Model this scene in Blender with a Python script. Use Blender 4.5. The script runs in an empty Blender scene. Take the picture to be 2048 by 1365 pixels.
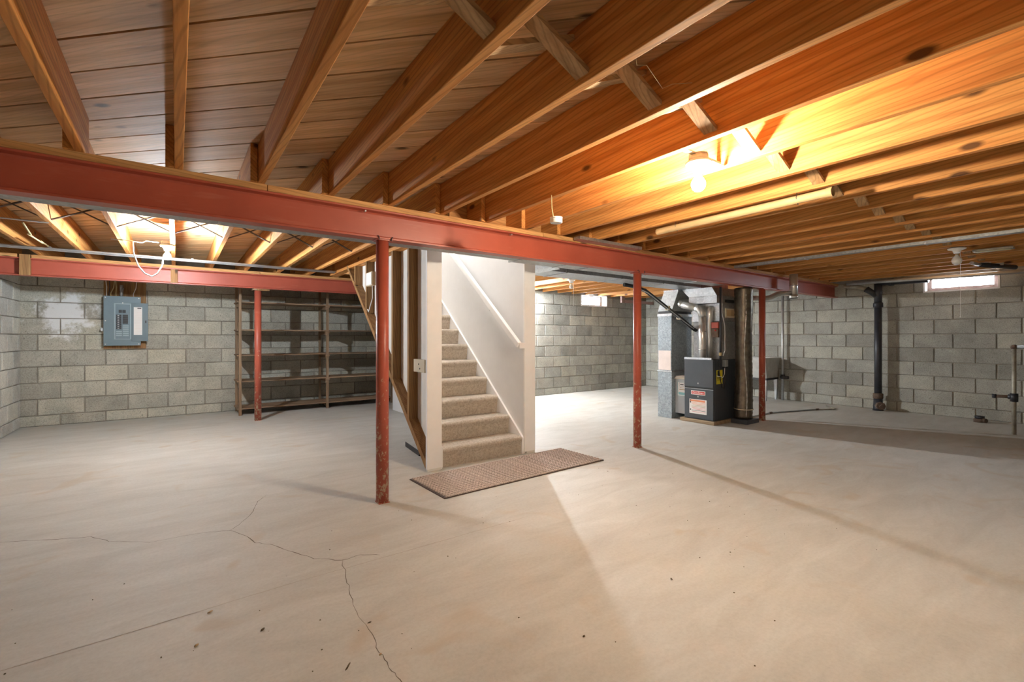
import bpy, bmesh, math, random
from mathutils import Vector, Matrix
random.seed(7)
PI = math.pi
S = bpy.context.scene
COL = S.collection

# ------------------------------------------------------------------ camera
cam = bpy.data.cameras.new('camera')
cam.sensor_width = 36.0
cam.lens = 922.3 / 2048 * 36
cam.shift_y = -6.7 / 2048
cam.clip_start = 0.02
co = bpy.data.objects.new('camera', cam)
co.location = (0, 0, 1.1755)
co.rotation_euler = (PI / 2, 0, -math.radians(36.03))
COL.objects.link(co)
S.camera = co

# ------------------------------------------------------------------ world, exposure
w = bpy.data.worlds.new('world')
S.world = w
w.use_nodes = True
bg = w.node_tree.nodes['Background']
bg.inputs[0].default_value = (0.86, 0.93, 1.0, 1)
bg.inputs[1].default_value = 26.0
vs = S.view_settings
vs.view_transform = 'Standard'
vs.look = 'None'
vs.exposure = 1.5
vs.gamma = 1.0
vs.use_curve_mapping = False

# sampling portals in the two window openings (they emit nothing themselves)
for nm, loc, rot, sx_, sy_ in (('window portal', (9.55, 1.61, 1.99), (0, PI / 2, 0), .30, .86), ('small window portal', (7.51, 7.46, 1.99), (-PI / 2, 0, 0), .86, .30)):
    pl = bpy.data.lights.new(nm, 'AREA')
    pl.shape = 'RECTANGLE'
    pl.size, pl.size_y = sx_, sy_
    pl.cycles.is_portal = True
    po = bpy.data.objects.new(nm.replace(' ', '_'), pl)
    po.location = loc
    po.rotation_euler = rot
    COL.objects.link(po)

# light output of the bulbs (emission strength of the glass) and their colours
WARM_E, WARM_C = 820.0, (1.0, 0.84, 0.64)
COOL_E, COOL_C = 1400.0, (0.86, 0.94, 1.0)
BACK_E, BACK_C = 5400.0, (0.91, 0.965, 1.0)
STAIR_W = 60.0

# ------------------------------------------------------------------ materials
def newmat(name):
    m = bpy.data.materials.new(name)
    m.use_nodes = True
    nt = m.node_tree
    return m, nt, nt.nodes['Principled BSDF']

def N(nt, typ, **kw):
    n = nt.nodes.new(typ)
    for k, v in kw.items():
        setattr(n, k, v)
    return n

def setin(n, **kw):
    for k, v in kw.items():
        n.inputs[k.replace('_', ' ')].default_value = v

def ramp(nt, fac, stops):
    r = N(nt, 'ShaderNodeValToRGB')
    e = r.color_ramp.elements
    while len(e) < len(stops):
        e.new(0.5)
    for i, (p, c) in enumerate(stops):
        e[i].position = p
        e[i].color = (c[0], c[1], c[2], 1)
    nt.links.new(fac, r.inputs[0])
    return r.outputs[0]

def mixc(nt, fac, a, b, mode='MIX'):
    m = N(nt, 'ShaderNodeMix', data_type='RGBA', blend_type=mode)
    for sock, v in ((0, fac), (6, a), (7, b)):
        if isinstance(v, bpy.types.NodeSocket):
            nt.links.new(v, m.inputs[sock])
        elif sock == 0:
            m.inputs[0].default_value = v
        else:
            m.inputs[sock].default_value = (v[0], v[1], v[2], 1)
    return m.outputs[2]

def coords(nt, scale=(1, 1, 1), world=False, rnd=0.0):
    mp = N(nt, 'ShaderNodeMapping')
    mp.inputs['Scale'].default_value = scale
    if world:
        g = N(nt, 'ShaderNodeNewGeometry')
        nt.links.new(g.outputs['Position'], mp.inputs[0])
    else:
        t = N(nt, 'ShaderNodeTexCoord')
        nt.links.new(t.outputs['Object'], mp.inputs[0])
        if rnd:
            oi = N(nt, 'ShaderNodeObjectInfo')
            mu = N(nt, 'ShaderNodeMath', operation='MULTIPLY')
            mu.inputs[1].default_value = rnd
            nt.links.new(oi.outputs['Random'], mu.inputs[0])
            cx = N(nt, 'ShaderNodeCombineXYZ')
            for i in range(3):
                nt.links.new(mu.outputs[0], cx.inputs[i])
            nt.links.new(cx.outputs[0], mp.inputs[1])
    return mp.outputs[0]

def noise(nt, vec, scale, detail=4, rough=0.6, dist=0.0):
    n = N(nt, 'ShaderNodeTexNoise')
    setin(n, Scale=scale, Detail=detail, Roughness=rough, Distortion=dist)
    nt.links.new(vec, n.inputs['Vector'])
    return n.outputs[0]

def bump(nt, b, h, strength=0.3, dist=0.01):
    n = N(nt, 'ShaderNodeBump')
    setin(n, Strength=strength, Distance=dist)
    nt.links.new(h, n.inputs['Height'])
    nt.links.new(n.outputs[0], b.inputs['Normal'])

def plain(name, c, rough=0.6, metal=0.0, var=0.15, scale=8.0, bmp=0.0, spec=0.5):
    m, nt, b = newmat(name)
    v = coords(nt)
    n = noise(nt, v, scale, 5)
    d = [max(0, x * (1 - var)) for x in c]
    l = [min(1, x * (1 + var)) for x in c]
    nt.links.new(ramp(nt, n, [(0.3, d), (0.7, l)]), b.inputs['Base Color'])
    setin(b, Roughness=rough, Metallic=metal)
    b.inputs['Specular IOR Level'].default_value = spec
    if bmp:
        bump(nt, b, noise(nt, v, scale * 6, 3), bmp, 0.004)
    return m

def wood(name, light, dark, axis, rough=0.65, knots=True, var=0.32, grey=None, lines=0.42):
    """sawn timber: grain runs along the local axis, tint differs from piece to piece"""
    m, nt, b = newmat(name)
    sc = [9.0, 9.0, 9.0]
    sc[axis] = 0.55
    v = coords(nt, tuple(sc), rnd=37.0)
    n1 = noise(nt, v, 1.6, 5, 0.62, 0.9)
    wv = N(nt, 'ShaderNodeTexWave', wave_type='RINGS', rings_direction='XYZ'[axis])
    setin(wv, Scale=0.55, Distortion=7.0, Detail=3.0, Detail_Scale=1.2)
    nt.links.new(v, wv.inputs['Vector'])
    c = ramp(nt, n1, [(0.28, dark), (0.72, light)])
    c = mixc(nt, 0.45, c, ramp(nt, wv.outputs[0], [(0.25, dark), (0.6, light)]))
    # dark growth-ring lines, cathedral shaped
    scw = [1.0, 1.0, 1.0]
    scw[axis] = 0.09
    vw = coords(nt, tuple(scw), rnd=29.0)
    wl_ = N(nt, 'ShaderNodeTexWave', wave_type='BANDS', bands_direction='DIAGONAL')
    setin(wl_, Scale=26.0, Distortion=11.0, Detail=2.0, Detail_Scale=0.35, Detail_Roughness=0.55)
    nt.links.new(vw, wl_.inputs['Vector'])
    c = mixc(nt, ramp(nt, wl_.outputs[0], [(0.0, (lines,) * 3), (0.28, (0, 0, 0))]), c, [x * 0.5 for x in dark])
    sc2 = [26.0, 26.0, 26.0]
    sc2[axis] = 1.4
    n2 = noise(nt, coords(nt, tuple(sc2), rnd=19.0), 3.0, 3)
    c = mixc(nt, 0.28, c, ramp(nt, n2, [(0.32, (0.45, 0.4, 0.36)), (0.55, (1, 1, 1))]), 'MULTIPLY')
    if grey:
        n3 = noise(nt, coords(nt, (1, 1, 1), rnd=11.0), 1.1, 3)
        c = mixc(nt, ramp(nt, n3, [(0.48, (0, 0, 0)), (0.72, (1, 1, 1))]), c, mixc(nt, 0.55, c, grey))
    if knots:
        sk = [5.0, 5.0, 5.0]
        sk[axis] = 2.2
        vo = N(nt, 'ShaderNodeTexVoronoi')
        setin(vo, Scale=1.0)
        nt.links.new(coords(nt, tuple(sk), rnd=23.0), vo.inputs['Vector'])
        k = ramp(nt, vo.outputs['Distance'], [(0.065, (1, 1, 1)), (0.125, (0, 0, 0))])
        c = mixc(nt, k, c, [x * 0.22 for x in dark])
    oi = N(nt, 'ShaderNodeObjectInfo')
    c = mixc(nt, 1.0, c, ramp(nt, oi.outputs['Random'], [(0, (1 - var * 0.6,) * 3), (1, (1 + var * 0.1,) * 3)]), 'MULTIPLY')
    nt.links.new(c, b.inputs['Base Color'])
    setin(b, Roughness=rough)
    b.inputs['Specular IOR Level'].default_value = 0.3
    bump(nt, b, n2, 0.15, 0.004)
    return m

def concrete_floor():
    m, nt, b = newmat('floor concrete')
    v = coords(nt, (1, 1, 1), True)
    big = noise(nt, v, 0.55, 4, 0.55, 0.6)
    mid = noise(nt, coords(nt, (1.0, 3.2, 1), True), 1.7, 6, 0.66, 0.8)
    fine = noise(nt, v, 60, 4, 0.7)
    c = ramp(nt, big, [(0.3, (0.452, 0.434, 0.392)), (0.7, (0.565, 0.555, 0.52))])
    c = mixc(nt, 0.5, c, ramp(nt, mid, [(0.3, (0.415, 0.398, 0.362)), (0.5, (0.525, 0.515, 0.48)), (0.72, (0.645, 0.64, 0.61))]))
    c = mixc(nt, 0.35, c, ramp(nt, fine, [(0.3, (0.72, 0.70, 0.68)), (0.6, (1, 1, 1))]), 'MULTIPLY')
    st = noise(nt, coords(nt, (0.8, 0.8, 1), True), 2.3, 2, 0.5, 1.5)
    c = mixc(nt, ramp(nt, st, [(0.62, (0, 0, 0)), (0.72, (0.5, 0.5, 0.5))]), c, (0.45, 0.36, 0.26))
    vo = N(nt, 'ShaderNodeTexVoronoi')
    setin(vo, Scale=4.5)
    nt.links.new(v, vo.inputs['Vector'])
    c = mixc(nt, ramp(nt, vo.outputs['Distance'], [(0.008, (0.7, 0.7, 0.7)), (0.016, (0, 0, 0))]), c, (0.16, 0.12, 0.08))
    nt.links.new(c, b.inputs['Base Color'])
    setin(b, Roughness=0.62)
    b.inputs['Specular IOR Level'].default_value = 0.35
    bump(nt, b, mid, 0.06, 0.01)
    return m

def block_mat(name, lo, hi, stain=None):
    m, nt, b = newmat(name)
    v = coords(nt, (1, 1, 1), True)
    n1 = noise(nt, v, 3.2, 5, 0.65, 0.4)
    n2 = noise(nt, v, 85, 3, 0.75)
    c = ramp(nt, n1, [(0.3, lo), (0.7, hi)])
    c = mixc(nt, 0.75, c, ramp(nt, n2, [(0.3, (0.50, 0.49, 0.47)), (0.55, (1, 1, 1)), (0.75, (1.15, 1.14, 1.1))]), 'MULTIPLY')
    oi = N(nt, 'ShaderNodeObjectInfo')
    c = mixc(nt, 1.0, c, ramp(nt, oi.outputs['Random'], [(0, (0.78, 0.77, 0.75)), (0.5, (1, 1, 0.98)), (1, (1.12, 1.11, 1.04))]), 'MULTIPLY')
    vo = N(nt, 'ShaderNodeTexVoronoi')
    setin(vo, Scale=16.0)
    nt.links.new(v, vo.inputs['Vector'])
    c = mixc(nt, ramp(nt, vo.outputs['Distance'], [(0.07, (0.75, 0.75, 0.75)), (0.12, (0, 0, 0))]), c, (0.13, 0.12, 0.10))
    if stain:
        # lime bloom with a shape of its own around a point of the wall
        g = N(nt, 'ShaderNodeNewGeometry')
        d = N(nt, 'ShaderNodeVectorMath', operation='DISTANCE')
        d.inputs[1].default_value = stain
        nt.links.new(g.outputs['Position'], d.inputs[0])
        n3 = noise(nt, v, 6.5, 6, 0.7)
        sub = N(nt, 'ShaderNodeMath', operation='MULTIPLY_ADD')
        sub.inputs[1].default_value = -1.05
        nt.links.new(d.outputs['Value'], sub.inputs[0])
        nt.links.new(n3, sub.inputs[2])
        f = ramp(nt, sub.outputs[0], [(0.16, (0, 0, 0)), (0.32, (0.85, 0.85, 0.85))])
        c = mixc(nt, f, c, (0.80, 0.82, 0.84))
    nt.links.new(c, b.inputs['Base Color'])
    setin(b, Roughness=0.9)
    b.inputs['Specular IOR Level'].default_value = 0.15
    bump(nt, b, n2, 0.5, 0.004)
    return m

def red_steel(name, chips=0.0):
    m, nt, b = newmat(name)
    v = coords(nt, (1, 1, 1), True)
    n1 = noise(nt, v, 2.5, 5, 0.6)
    c = ramp(nt, n1, [(0.3, (0.36, 0.075, 0.045)), (0.7, (0.45, 0.10, 0.06))])
    n2 = noise(nt, coords(nt, (1.2, 1.2, 9), True), 3.0, 4)
    c = mixc(nt, ramp(nt, n2, [(0.6, (0, 0, 0)), (0.8, (0.3, 0.3, 0.3))]), c, (0.56, 0.24, 0.16))
    if chips:
        g = N(nt, 'ShaderNodeNewGeometry')
        sx = N(nt, 'ShaderNodeSeparateXYZ')
        nt.links.new(g.outputs['Position'], sx.inputs[0])
        n3 = noise(nt, coords(nt, (1, 1, 0.7), True), 30, 6, 0.75)
        mr = N(nt, 'ShaderNodeMapRange')
        setin(mr, From_Min=0.0, From_Max=1.5, To_Min=0.05 * chips, To_Max=-0.06)
        nt.links.new(sx.outputs[2], mr.inputs[0])
        ad = N(nt, 'ShaderNodeMath', operation='ADD')
        nt.links.new(n3, ad.inputs[0])
        nt.links.new(mr.outputs[0], ad.inputs[1])
        c = mixc(nt, ramp(nt, ad.outputs[0], [(0.63, (0, 0, 0)), (0.67, (1, 1, 1))]), c, (0.55, 0.42, 0.28))
    nt.links.new(c, b.inputs['Base Color'])
    setin(b, Roughness=0.42)
    b.inputs['Specular IOR Level'].default_value = 0.45
    return m

def galv(name, base=(0.56, 0.58, 0.60), rough=0.38, spangle=0.2, metal=0.85):
    m, nt, b = newmat(name)
    v = coords(nt)
    vo = N(nt, 'ShaderNodeTexVoronoi')
    setin(vo, Scale=55.0)
    nt.links.new(v, vo.inputs['Vector'])
    n1 = noise(nt, v, 3.0, 4)
    c = ramp(nt, n1, [(0.3, [x * 0.82 for x in base]), (0.7, base)])
    bw_ = N(nt, 'ShaderNodeRGBToBW')
    nt.links.new(vo.outputs['Color'], bw_.inputs[0])
    c = mixc(nt, spangle, c, bw_.outputs[0], 'OVERLAY')
    hs = N(nt, 'ShaderNodeHueSaturation')
    hs.inputs['Saturation'].default_value = 0.9
    nt.links.new(c, hs.inputs['Color'])
    nt.links.new(hs.outputs[0], b.inputs['Base Color'])
    setin(b, Roughness=rough, Metallic=metal)
    bump(nt, b, n1, 0.1, 0.02)
    return m

def carpet_mat():
    m, nt, b = newmat('carpet pile')
    v = coords(nt, (1, 1, 1), True)
    n1 = noise(nt, v, 46, 4, 0.8)
    n2 = noise(nt, v, 170, 3, 0.8)
    c = ramp(nt, n1, [(0.3, (0.36, 0.30, 0.24)), (0.5, (0.54, 0.475, 0.40)), (0.7, (0.66, 0.60, 0.52))])
    c = mixc(nt, 0.5, c, ramp(nt, n2, [(0.3, (0.6, 0.58, 0.55)), (0.65, (1.1, 1.1, 1.1))]), 'MULTIPLY')
    nt.links.new(c, b.inputs['Base Color'])
    setin(b, Roughness=1.0)
    b.inputs['Specular IOR Level'].default_value = 0.05
    bump(nt, b, n2, 0.8, 0.008)
    return m

def emit_mat(name, c, e):
    m, nt, b = newmat(name)
    b.inputs['Base Color'].default_value = (0.9, 0.9, 0.9, 1)
    b.inputs['Emission Color'].default_value = (*c, 1)
    b.inputs['Emission Strength'].default_value = e
    return m

def glass_mat():
    m, nt, b = newmat('window glass')
    out = nt.nodes['Material Output']
    tr = N(nt, 'ShaderNodeBsdfTransparent')
    tr.inputs[0].default_value = (0.96, 0.98, 1, 1)
    gl = N(nt, 'ShaderNodeBsdfGlossy')
    gl.inputs['Roughness'].default_value = 0.03
    mx = N(nt, 'ShaderNodeMixShader')
    mx.inputs[0].default_value = 0.06
    nt.links.new(tr.outputs[0], mx.inputs[1])
    nt.links.new(gl.outputs[0], mx.inputs[2])
    nt.links.new(mx.outputs[0], out.inputs[0])
    return m

M = {}
M['floor'] = concrete_floor()
M['block'] = block_mat('grey block', (0.31, 0.305, 0.28), (0.47, 0.46, 0.42))
M['block_pale'] = block_mat('pale block', (0.40, 0.39, 0.345), (0.57, 0.55, 0.49), stain=(-1.22, 8.62, 1.50))
M['block_left'] = block_mat('whitened block', (0.50, 0.50, 0.48), (0.70, 0.70, 0.67))
M['mortar'] = plain('mortar', (0.27, 0.245, 0.205), 0.95, var=0.3, scale=6, bmp=0.4, spec=0.1)
M['joist'] = wood('joist timber', (0.80, 0.395, 0.12), (0.56, 0.22, 0.055), 1)
M['plate'] = wood('plate timber', (0.72, 0.40, 0.16), (0.54, 0.26, 0.09), 0)
M['deck'] = wood('deck board', (0.88, 0.59, 0.31), (0.64, 0.375, 0.17), 0, grey=(0.58, 0.47, 0.37), var=0.42, lines=0.25)
M['bridge'] = wood('bridging timber', (0.62, 0.40, 0.20), (0.42, 0.24, 0.105), 0, knots=False)
M['stud'] = wood('stud timber', (0.44, 0.25, 0.10), (0.28, 0.14, 0.055), 2)
M['shelfwood'] = wood('shelf timber', (0.40, 0.27, 0.17), (0.24, 0.15, 0.09), 0, knots=False)
M['postwood'] = wood('shelf post timber', (0.38, 0.26, 0.16), (0.24, 0.15, 0.09), 2, knots=False)
M['padwood'] = wood('pad timber', (0.44, 0.33, 0.21), (0.30, 0.21, 0.13), 1, knots=False)
M['red'] = red_steel('red oxide steel')
M['redcol'] = red_steel('red oxide column', 2.6)
M['galv'] = galv('galvanised sheet')
M['galv_dark'] = galv('dull galvanised sheet', (0.42, 0.43, 0.43), 0.5, 0.2, 0.7)
M['pebble'] = galv('pebbled galvanised sheet', (0.33, 0.39, 0.435), 0.55, 0.28, 0.25)
M['pipe_bright'] = galv('bright pipe', (0.74, 0.73, 0.70), 0.30, 0.05, 0.75)
M['conduit'] = plain('grey conduit', (0.50, 0.51, 0.52), 0.4, 0.7)
M['white'] = plain('white paint', (0.86, 0.85, 0.85), 0.55, var=0.03)
M['wallwhite'] = plain('white wall paint', (0.80, 0.80, 0.81), 0.7, var=0.02)
M['drywall'] = plain('drywall back paper', (0.72, 0.70, 0.66), 0.85, var=0.06)
M['carpet'] = carpet_mat()
M['porcelain'] = plain('white porcelain', (0.82, 0.80, 0.76), 0.3, var=0.03)
M['bulb_warm'] = emit_mat('lit warm bulb', WARM_C, WARM_E)
M['bulb_cool'] = emit_mat('lit cool bulb', COOL_C, COOL_E)
M['bulb_back'] = emit_mat('lit white bulb', BACK_C, BACK_E)
M['bulb_off'] = plain('frosted bulb glass', (0.72, 0.70, 0.66), 0.25, var=0.06)
M['brass'] = plain('lamp screw shell', (0.55, 0.42, 0.22), 0.35, 0.9)
M['cord'] = plain('white cord', (0.82, 0.82, 0.80), 0.6, var=0.03)
M['black'] = plain('black plastic', (0.02, 0.02, 0.022), 0.5)
M['iron'] = plain('black cast iron', (0.030, 0.031, 0.038), 0.42, var=0.4, scale=5)
M['rust'] = plain('rusty iron', (0.13, 0.085, 0.06), 0.8, var=0.4, scale=20)
M['oldpipe'] = plain('old galvanised pipe', (0.36, 0.33, 0.27), 0.55, 0.45, var=0.3, scale=12)
M['panel'] = plain('blue grey enamel', (0.115, 0.165, 0.195), 0.45, var=0.06)
M['panel_lt'] = plain('lighter blue grey enamel', (0.145, 0.205, 0.24), 0.45, var=0.05)
M['rim'] = plain('pale blue grey enamel', (0.30, 0.385, 0.43), 0.4, var=0.04)
M['paper'] = plain('white paper', (0.82, 0.80, 0.78), 0.8, var=0.05)
M['pinkpaper'] = plain('pale pink paper', (0.80, 0.70, 0.66), 0.8, var=0.08)
M['furn'] = plain('charcoal enamel', (0.050, 0.058, 0.070), 0.42, var=0.08)
M['furn_side'] = plain('dark charcoal enamel', (0.040, 0.046, 0.056), 0.45, var=0.1)
M['filter'] = plain('pale grey enamel', (0.44, 0.47, 0.50), 0.5, var=0.04)
M['flexfilm'] = plain('bronze duct film', (0.16, 0.135, 0.105), 0.28, 0.75, var=0.35, scale=14, bmp=0.6)
M['beige'] = plain('beige plastic', (0.62, 0.54, 0.40), 0.5, var=0.04)
M['tanply'] = plain('tan panel', (0.55, 0.38, 0.20), 0.6, var=0.08)
M['yellow'] = plain('yellow tag', (0.72, 0.62, 0.03), 0.6, var=0.05)
M['ink'] = plain('black ink', (0.03, 0.03, 0.03), 0.8)
M['logo_red'] = plain('logo red', (0.55, 0.035, 0.035), 0.45, var=0.03)
M['orange_ink'] = plain('orange ink', (0.78, 0.30, 0.16), 0.7, var=0.03)
M['pink_ink'] = plain('pink ink', (0.70, 0.25, 0.27), 0.7, var=0.03)
M['teal_ink'] = plain('teal ink', (0.25, 0.52, 0.55), 0.7, var=0.05)
M['concrete_tub'] = plain('cast concrete tub', (0.50, 0.49, 0.46), 0.85, var=0.15, scale=9)
M['mat'] = plain('mat dark weave', (0.085, 0.058, 0.048), 0.95, var=0.3, scale=60)
M['mat_rib'] = plain('mat rib weave', (0.44, 0.37, 0.33), 0.95, var=0.5, scale=90)
M['crack'] = plain('crack shadow', (0.14, 0.115, 0.09), 0.95)
M['seam'] = plain('floor seam', (0.38, 0.335, 0.285), 0.9)
M['leaf'] = plain('dry crumbs', (0.10, 0.075, 0.035), 0.9, var=0.5, scale=40)
M['tanbit'] = plain('tan chip', (0.45, 0.32, 0.18), 0.9)
M['cardboard'] = plain('tan tube', (0.58, 0.40, 0.20), 0.7, var=0.12)
M['pink_wood'] = wood('pinkish painted timber', (0.52, 0.36, 0.33), (0.40, 0.26, 0.24), 0, knots=False)
M['winframe'] = plain('brown window frame', (0.22, 0.145, 0.12), 0.6, var=0.2)
M['glass'] = glass_mat()
M['cable_y'] = plain('yellowed cable', (0.50, 0.42, 0.22), 0.6)
M['redbox'] = plain('red control', (0.42, 0.08, 0.05), 0.5)
M['shade_green'] = plain('mossy stone outside', (0.3, 0.31, 0.28), 0.9)

# ------------------------------------------------------------------ mesh helpers
class MB:
    def __init__(self):
        self.bm = bmesh.new()
    def box(self, x0, x1, y0, y1, z0, z1, bevel=0.0, mtx=None):
        r = bmesh.ops.create_cube(self.bm, size=1)
        vs_ = r['verts']
        for v in vs_:
            v.co = Vector(((x0 + x1) / 2 + v.co.x * (x1 - x0), (y0 + y1) / 2 + v.co.y * (y1 - y0), (z0 + z1) / 2 + v.co.z * (z1 - z0)))
        if bevel:
            es = list({e for v in vs_ for e in v.link_edges})
            rr = bmesh.ops.bevel(self.bm, geom=es, offset=bevel, segments=2, affect='EDGES')
            vs_ = list({v for f in rr['faces'] for v in f.verts} | {v for v in vs_ if v.is_valid})
        if mtx:
            for v in vs_:
                v.co = mtx @ v.co
        return self
    def bar(self, a, b, wdt, hgt, up=(0, 0, 1)):
        """rectangular bar from a to b; hgt measured along up"""
        a = Vector(a); b = Vector(b)
        d = (b - a).normalized()
        u = Vector(up)
        s = d.cross(u).normalized()
        u = s.cross(d).normalized()
        vv = []
        for p in (a, b):
            for i, j in ((-1, -1), (1, -1), (1, 1), (-1, 1)):
                vv.append(self.bm.verts.new(p + s * (i * wdt / 2) + u * (j * hgt / 2)))
        for f in ((3, 2, 1, 0), (4, 5, 6, 7), (0, 1, 5, 4), (1, 2, 6, 5), (2, 3, 7, 6), (3, 0, 4, 7)):
            self.bm.faces.new([vv[i] for i in f])
        return self
    def tube(self, pts, r, n=12, caps=True):
        pts = [Vector(p) for p in pts]
        rs = r if isinstance(r, (list, tuple)) else [r] * len(pts)
        rings = []
        prev = None
        for i, p in enumerate(pts):
            d = (pts[min(i + 1, len(pts) - 1)] - pts[max(i - 1, 0)])
            if d.length < 1e-9:
                d = Vector((0, 0, 1))
            d.normalize()
            if prev is None:
                ref = Vector((0, 0, 1)) if abs(d.z) < 0.9 else Vector((1, 0, 0))
                u = d.cross(ref).normalized()
            else:
                u = (prev - d * prev.dot(d)).normalized()
            prev = u
            v = d.cross(u)
            rings.append([self.bm.verts.new(p + (u * math.cos(2 * PI * k / n) + v * math.sin(2 * PI * k / n)) * rs[i]) for k in range(n)])
        for a, b in zip(rings, rings[1:]):
            for k in range(n):
                f = self.bm.faces.new((a[k], a[(k + 1) % n], b[(k + 1) % n], b[k]))
                f.smooth = True
        if caps:
            self.bm.faces.new(rings[0][::-1])
            self.bm.faces.new(rings[-1])
        return self
    def lathe(self, prof, c=(0, 0, 0), n=24):
        """profile of (radius, z) about a vertical axis through c"""
        rings = []
        for r, z in prof:
            rings.append([self.bm.verts.new((c[0] + r * math.cos(2 * PI * k / n), c[1] + r * math.sin(2 * PI * k / n), c[2] + z)) for k in range(n)])
        for a, b in zip(rings, rings[1:]):
            for k in range(n):
                f = self.bm.faces.new((a[k], a[(k + 1) % n], b[(k + 1) % n], b[k]))
                f.smooth = True
        self.bm.faces.new(rings[0][::-1])
        self.bm.faces.new(rings[-1])
        return self
    def sphere(self, c, r, sub=3, sc=(1, 1, 1)):
        rr = bmesh.ops.create_icosphere(self.bm, subdivisions=sub, radius=r)
        for v in rr['verts']:
            v.co = Vector((c[0] + v.co.x * sc[0], c[1] + v.co.y * sc[1], c[2] + v.co.z * sc[2]))
            for f in v.link_faces:
                f.smooth = True
        return self
    def prism(self, poly, axis, a, b):
        """polygon (2D, ccw) extruded along axis from a to b; the other two axes in xyz order"""
        def P3(p, t):
            if axis == 0: return (t, p[0], p[1])
            if axis == 1: return (p[0], t, p[1])
            return (p[0], p[1], t)
        A = [self.bm.verts.new(P3(p, a)) for p in poly]
        B = [self.bm.verts.new(P3(p, b)) for p in poly]
        self.bm.faces.new(A[::-1])
        self.bm.faces.new(B)
        n = len(poly)
        for i in range(n):
            self.bm.faces.new((A[i], A[(i + 1) % n], B[(i + 1) % n], B[i]))
        return self
    def hexa(self, bot, top):
        A = [self.bm.verts.new(p) for p in bot]
        B = [self.bm.verts.new(p) for p in top]
        self.bm.faces.new(A[::-1])
        self.bm.faces.new(B)
        for i in range(4):
            self.bm.faces.new((A[i], A[(i + 1) % 4], B[(i + 1) % 4], B[i]))
        return self

def wloc(o):
    v = Vector(o.location)
    while o.parent:
        o = o.parent
        v += o.location
    return v

def link(name, mesh, m, parent=None):
    o = bpy.data.objects.new(name, mesh)
    COL.objects.link(o)
    if m is not None and not mesh.materials:
        mesh.materials.append(M[m] if isinstance(m, str) else m)
    if parent:
        o.parent = parent
    return o

def obj(name, mb, m, parent=None, bevel=0.0):
    """one mesh object out of world-space geometry; origin at its base centre"""
    bm = mb.bm
    bmesh.ops.recalc_face_normals(bm, faces=bm.faces[:])
    xs = [v.co.x for v in bm.verts]; ys = [v.co.y for v in bm.verts]; zs = [v.co.z for v in bm.verts]
    c = Vector(((min(xs) + max(xs)) / 2, (min(ys) + max(ys)) / 2, min(zs)))
    for v in bm.verts:
        v.co -= c
    me = bpy.data.meshes.new(name)
    bm.to_mesh(me)
    bm.free()
    o = link(name, me, m, parent)
    o.location = c - (wloc(parent) if parent else Vector())
    if bevel:
        b = o.modifiers.new('bevel', 'BEVEL')
        b.width = bevel
        b.segments = 2
        b.limit_method = 'ANGLE'
    return o

def thing(name, label, cat, loc, group=None):
    o = bpy.data.objects.new(name, None)
    o.empty_display_size = 0.1
    COL.objects.link(o)
    o.location = loc
    return tag(o, label, cat, group)

def tag(o, label, cat, group=None):
    o['label'] = label
    o['category'] = cat
    if group:
        o['group'] = group
    return o

def struct(o, label=None, cat=None):
    o['kind'] = 'structure'
    if label:
        o['label'] = label
    if cat:
        o['category'] = cat
    return o

def text(name, s, size, m, parent, origin, xdir, updir, ext=0.0006, align='CENTER'):
    """lettering as a mesh lying on a surface"""
    cu = bpy.data.curves.new(name, 'FONT')
    cu.body = s
    cu.size = size
    cu.extrude = ext
    cu.align_x = align
    cu.align_y = 'CENTER'
    cu.resolution_u = 2
    t = bpy.data.objects.new(name, cu)
    COL.objects.link(t)
    bpy.context.view_layer.update()
    me = bpy.data.meshes.new_from_object(t.evaluated_get(bpy.context.evaluated_depsgraph_get()))
    bpy.data.objects.remove(t)
    x = Vector(xdir).normalized(); u = Vector(updir).normalized(); n = x.cross(u)
    mt = Matrix((x, u, n)).transposed().to_4x4()
    me.transform(mt)
    me.materials.clear()
    o = link(name, me, m, parent)
    o.location = Vector(origin) - (wloc(parent) if parent else Vector())
    return o

# ------------------------------------------------------------------ dimensions
XL, XR = -1.655, 9.32
YF, YB, YBR = -0.85, 8.62, 7.22
JB = 2.109            # underside of joists
JT = 2.337            # underside of deck
BY = 3.158            # front of main beam
BZ = 1.8715           # underside of beams
SX0, SX1 = 1.80, 2.98 # stair enclosure
SY0, SY1 = 3.70, 7.0

# ------------------------------------------------------------------ floor
fl = MB()
fl.box(XL - .3, XR + .3, YF - .3, YB + .3, -0.15, 0)
floor = struct(obj('floor', fl, 'floor'), 'bare beige grey concrete floor with hairline cracks', 'floor')

def ribbon(name, pts, wid, m, jitter=0.0, sub=4):
    P = []
    for a, b in zip(pts, pts[1:]):
        for k in range(sub):
            t = k / sub
            P.append((a[0] + (b[0] - a[0]) * t + random.uniform(-1, 1) * jitter, a[1] + (b[1] - a[1]) * t + random.uniform(-1, 1) * jitter))
    P.append(pts[-1])
    mb = MB()
    prev = None
    for i, p in enumerate(P):
        a = P[max(i - 1, 0)]; b = P[min(i + 1, len(P) - 1)]
        d = Vector((b[0] - a[0], b[1] - a[1])).normalized()
        wd = wid * random.uniform(0.35, 1.0) * (0.3 if i in (0, len(P) - 1) else 1)
        n = Vector((-d.y, d.x)) * wd / 2
        q = (mb.bm.verts.new((p[0] + n.x, p[1] + n.y, 0.0006)), mb.bm.verts.new((p[0] - n.x, p[1] - n.y, 0.0006)))
        if prev:
            mb.bm.faces.new((prev[0], prev[1], q[1], q[0]))
        prev = q
    return obj(name, mb, m, floor)

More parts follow.
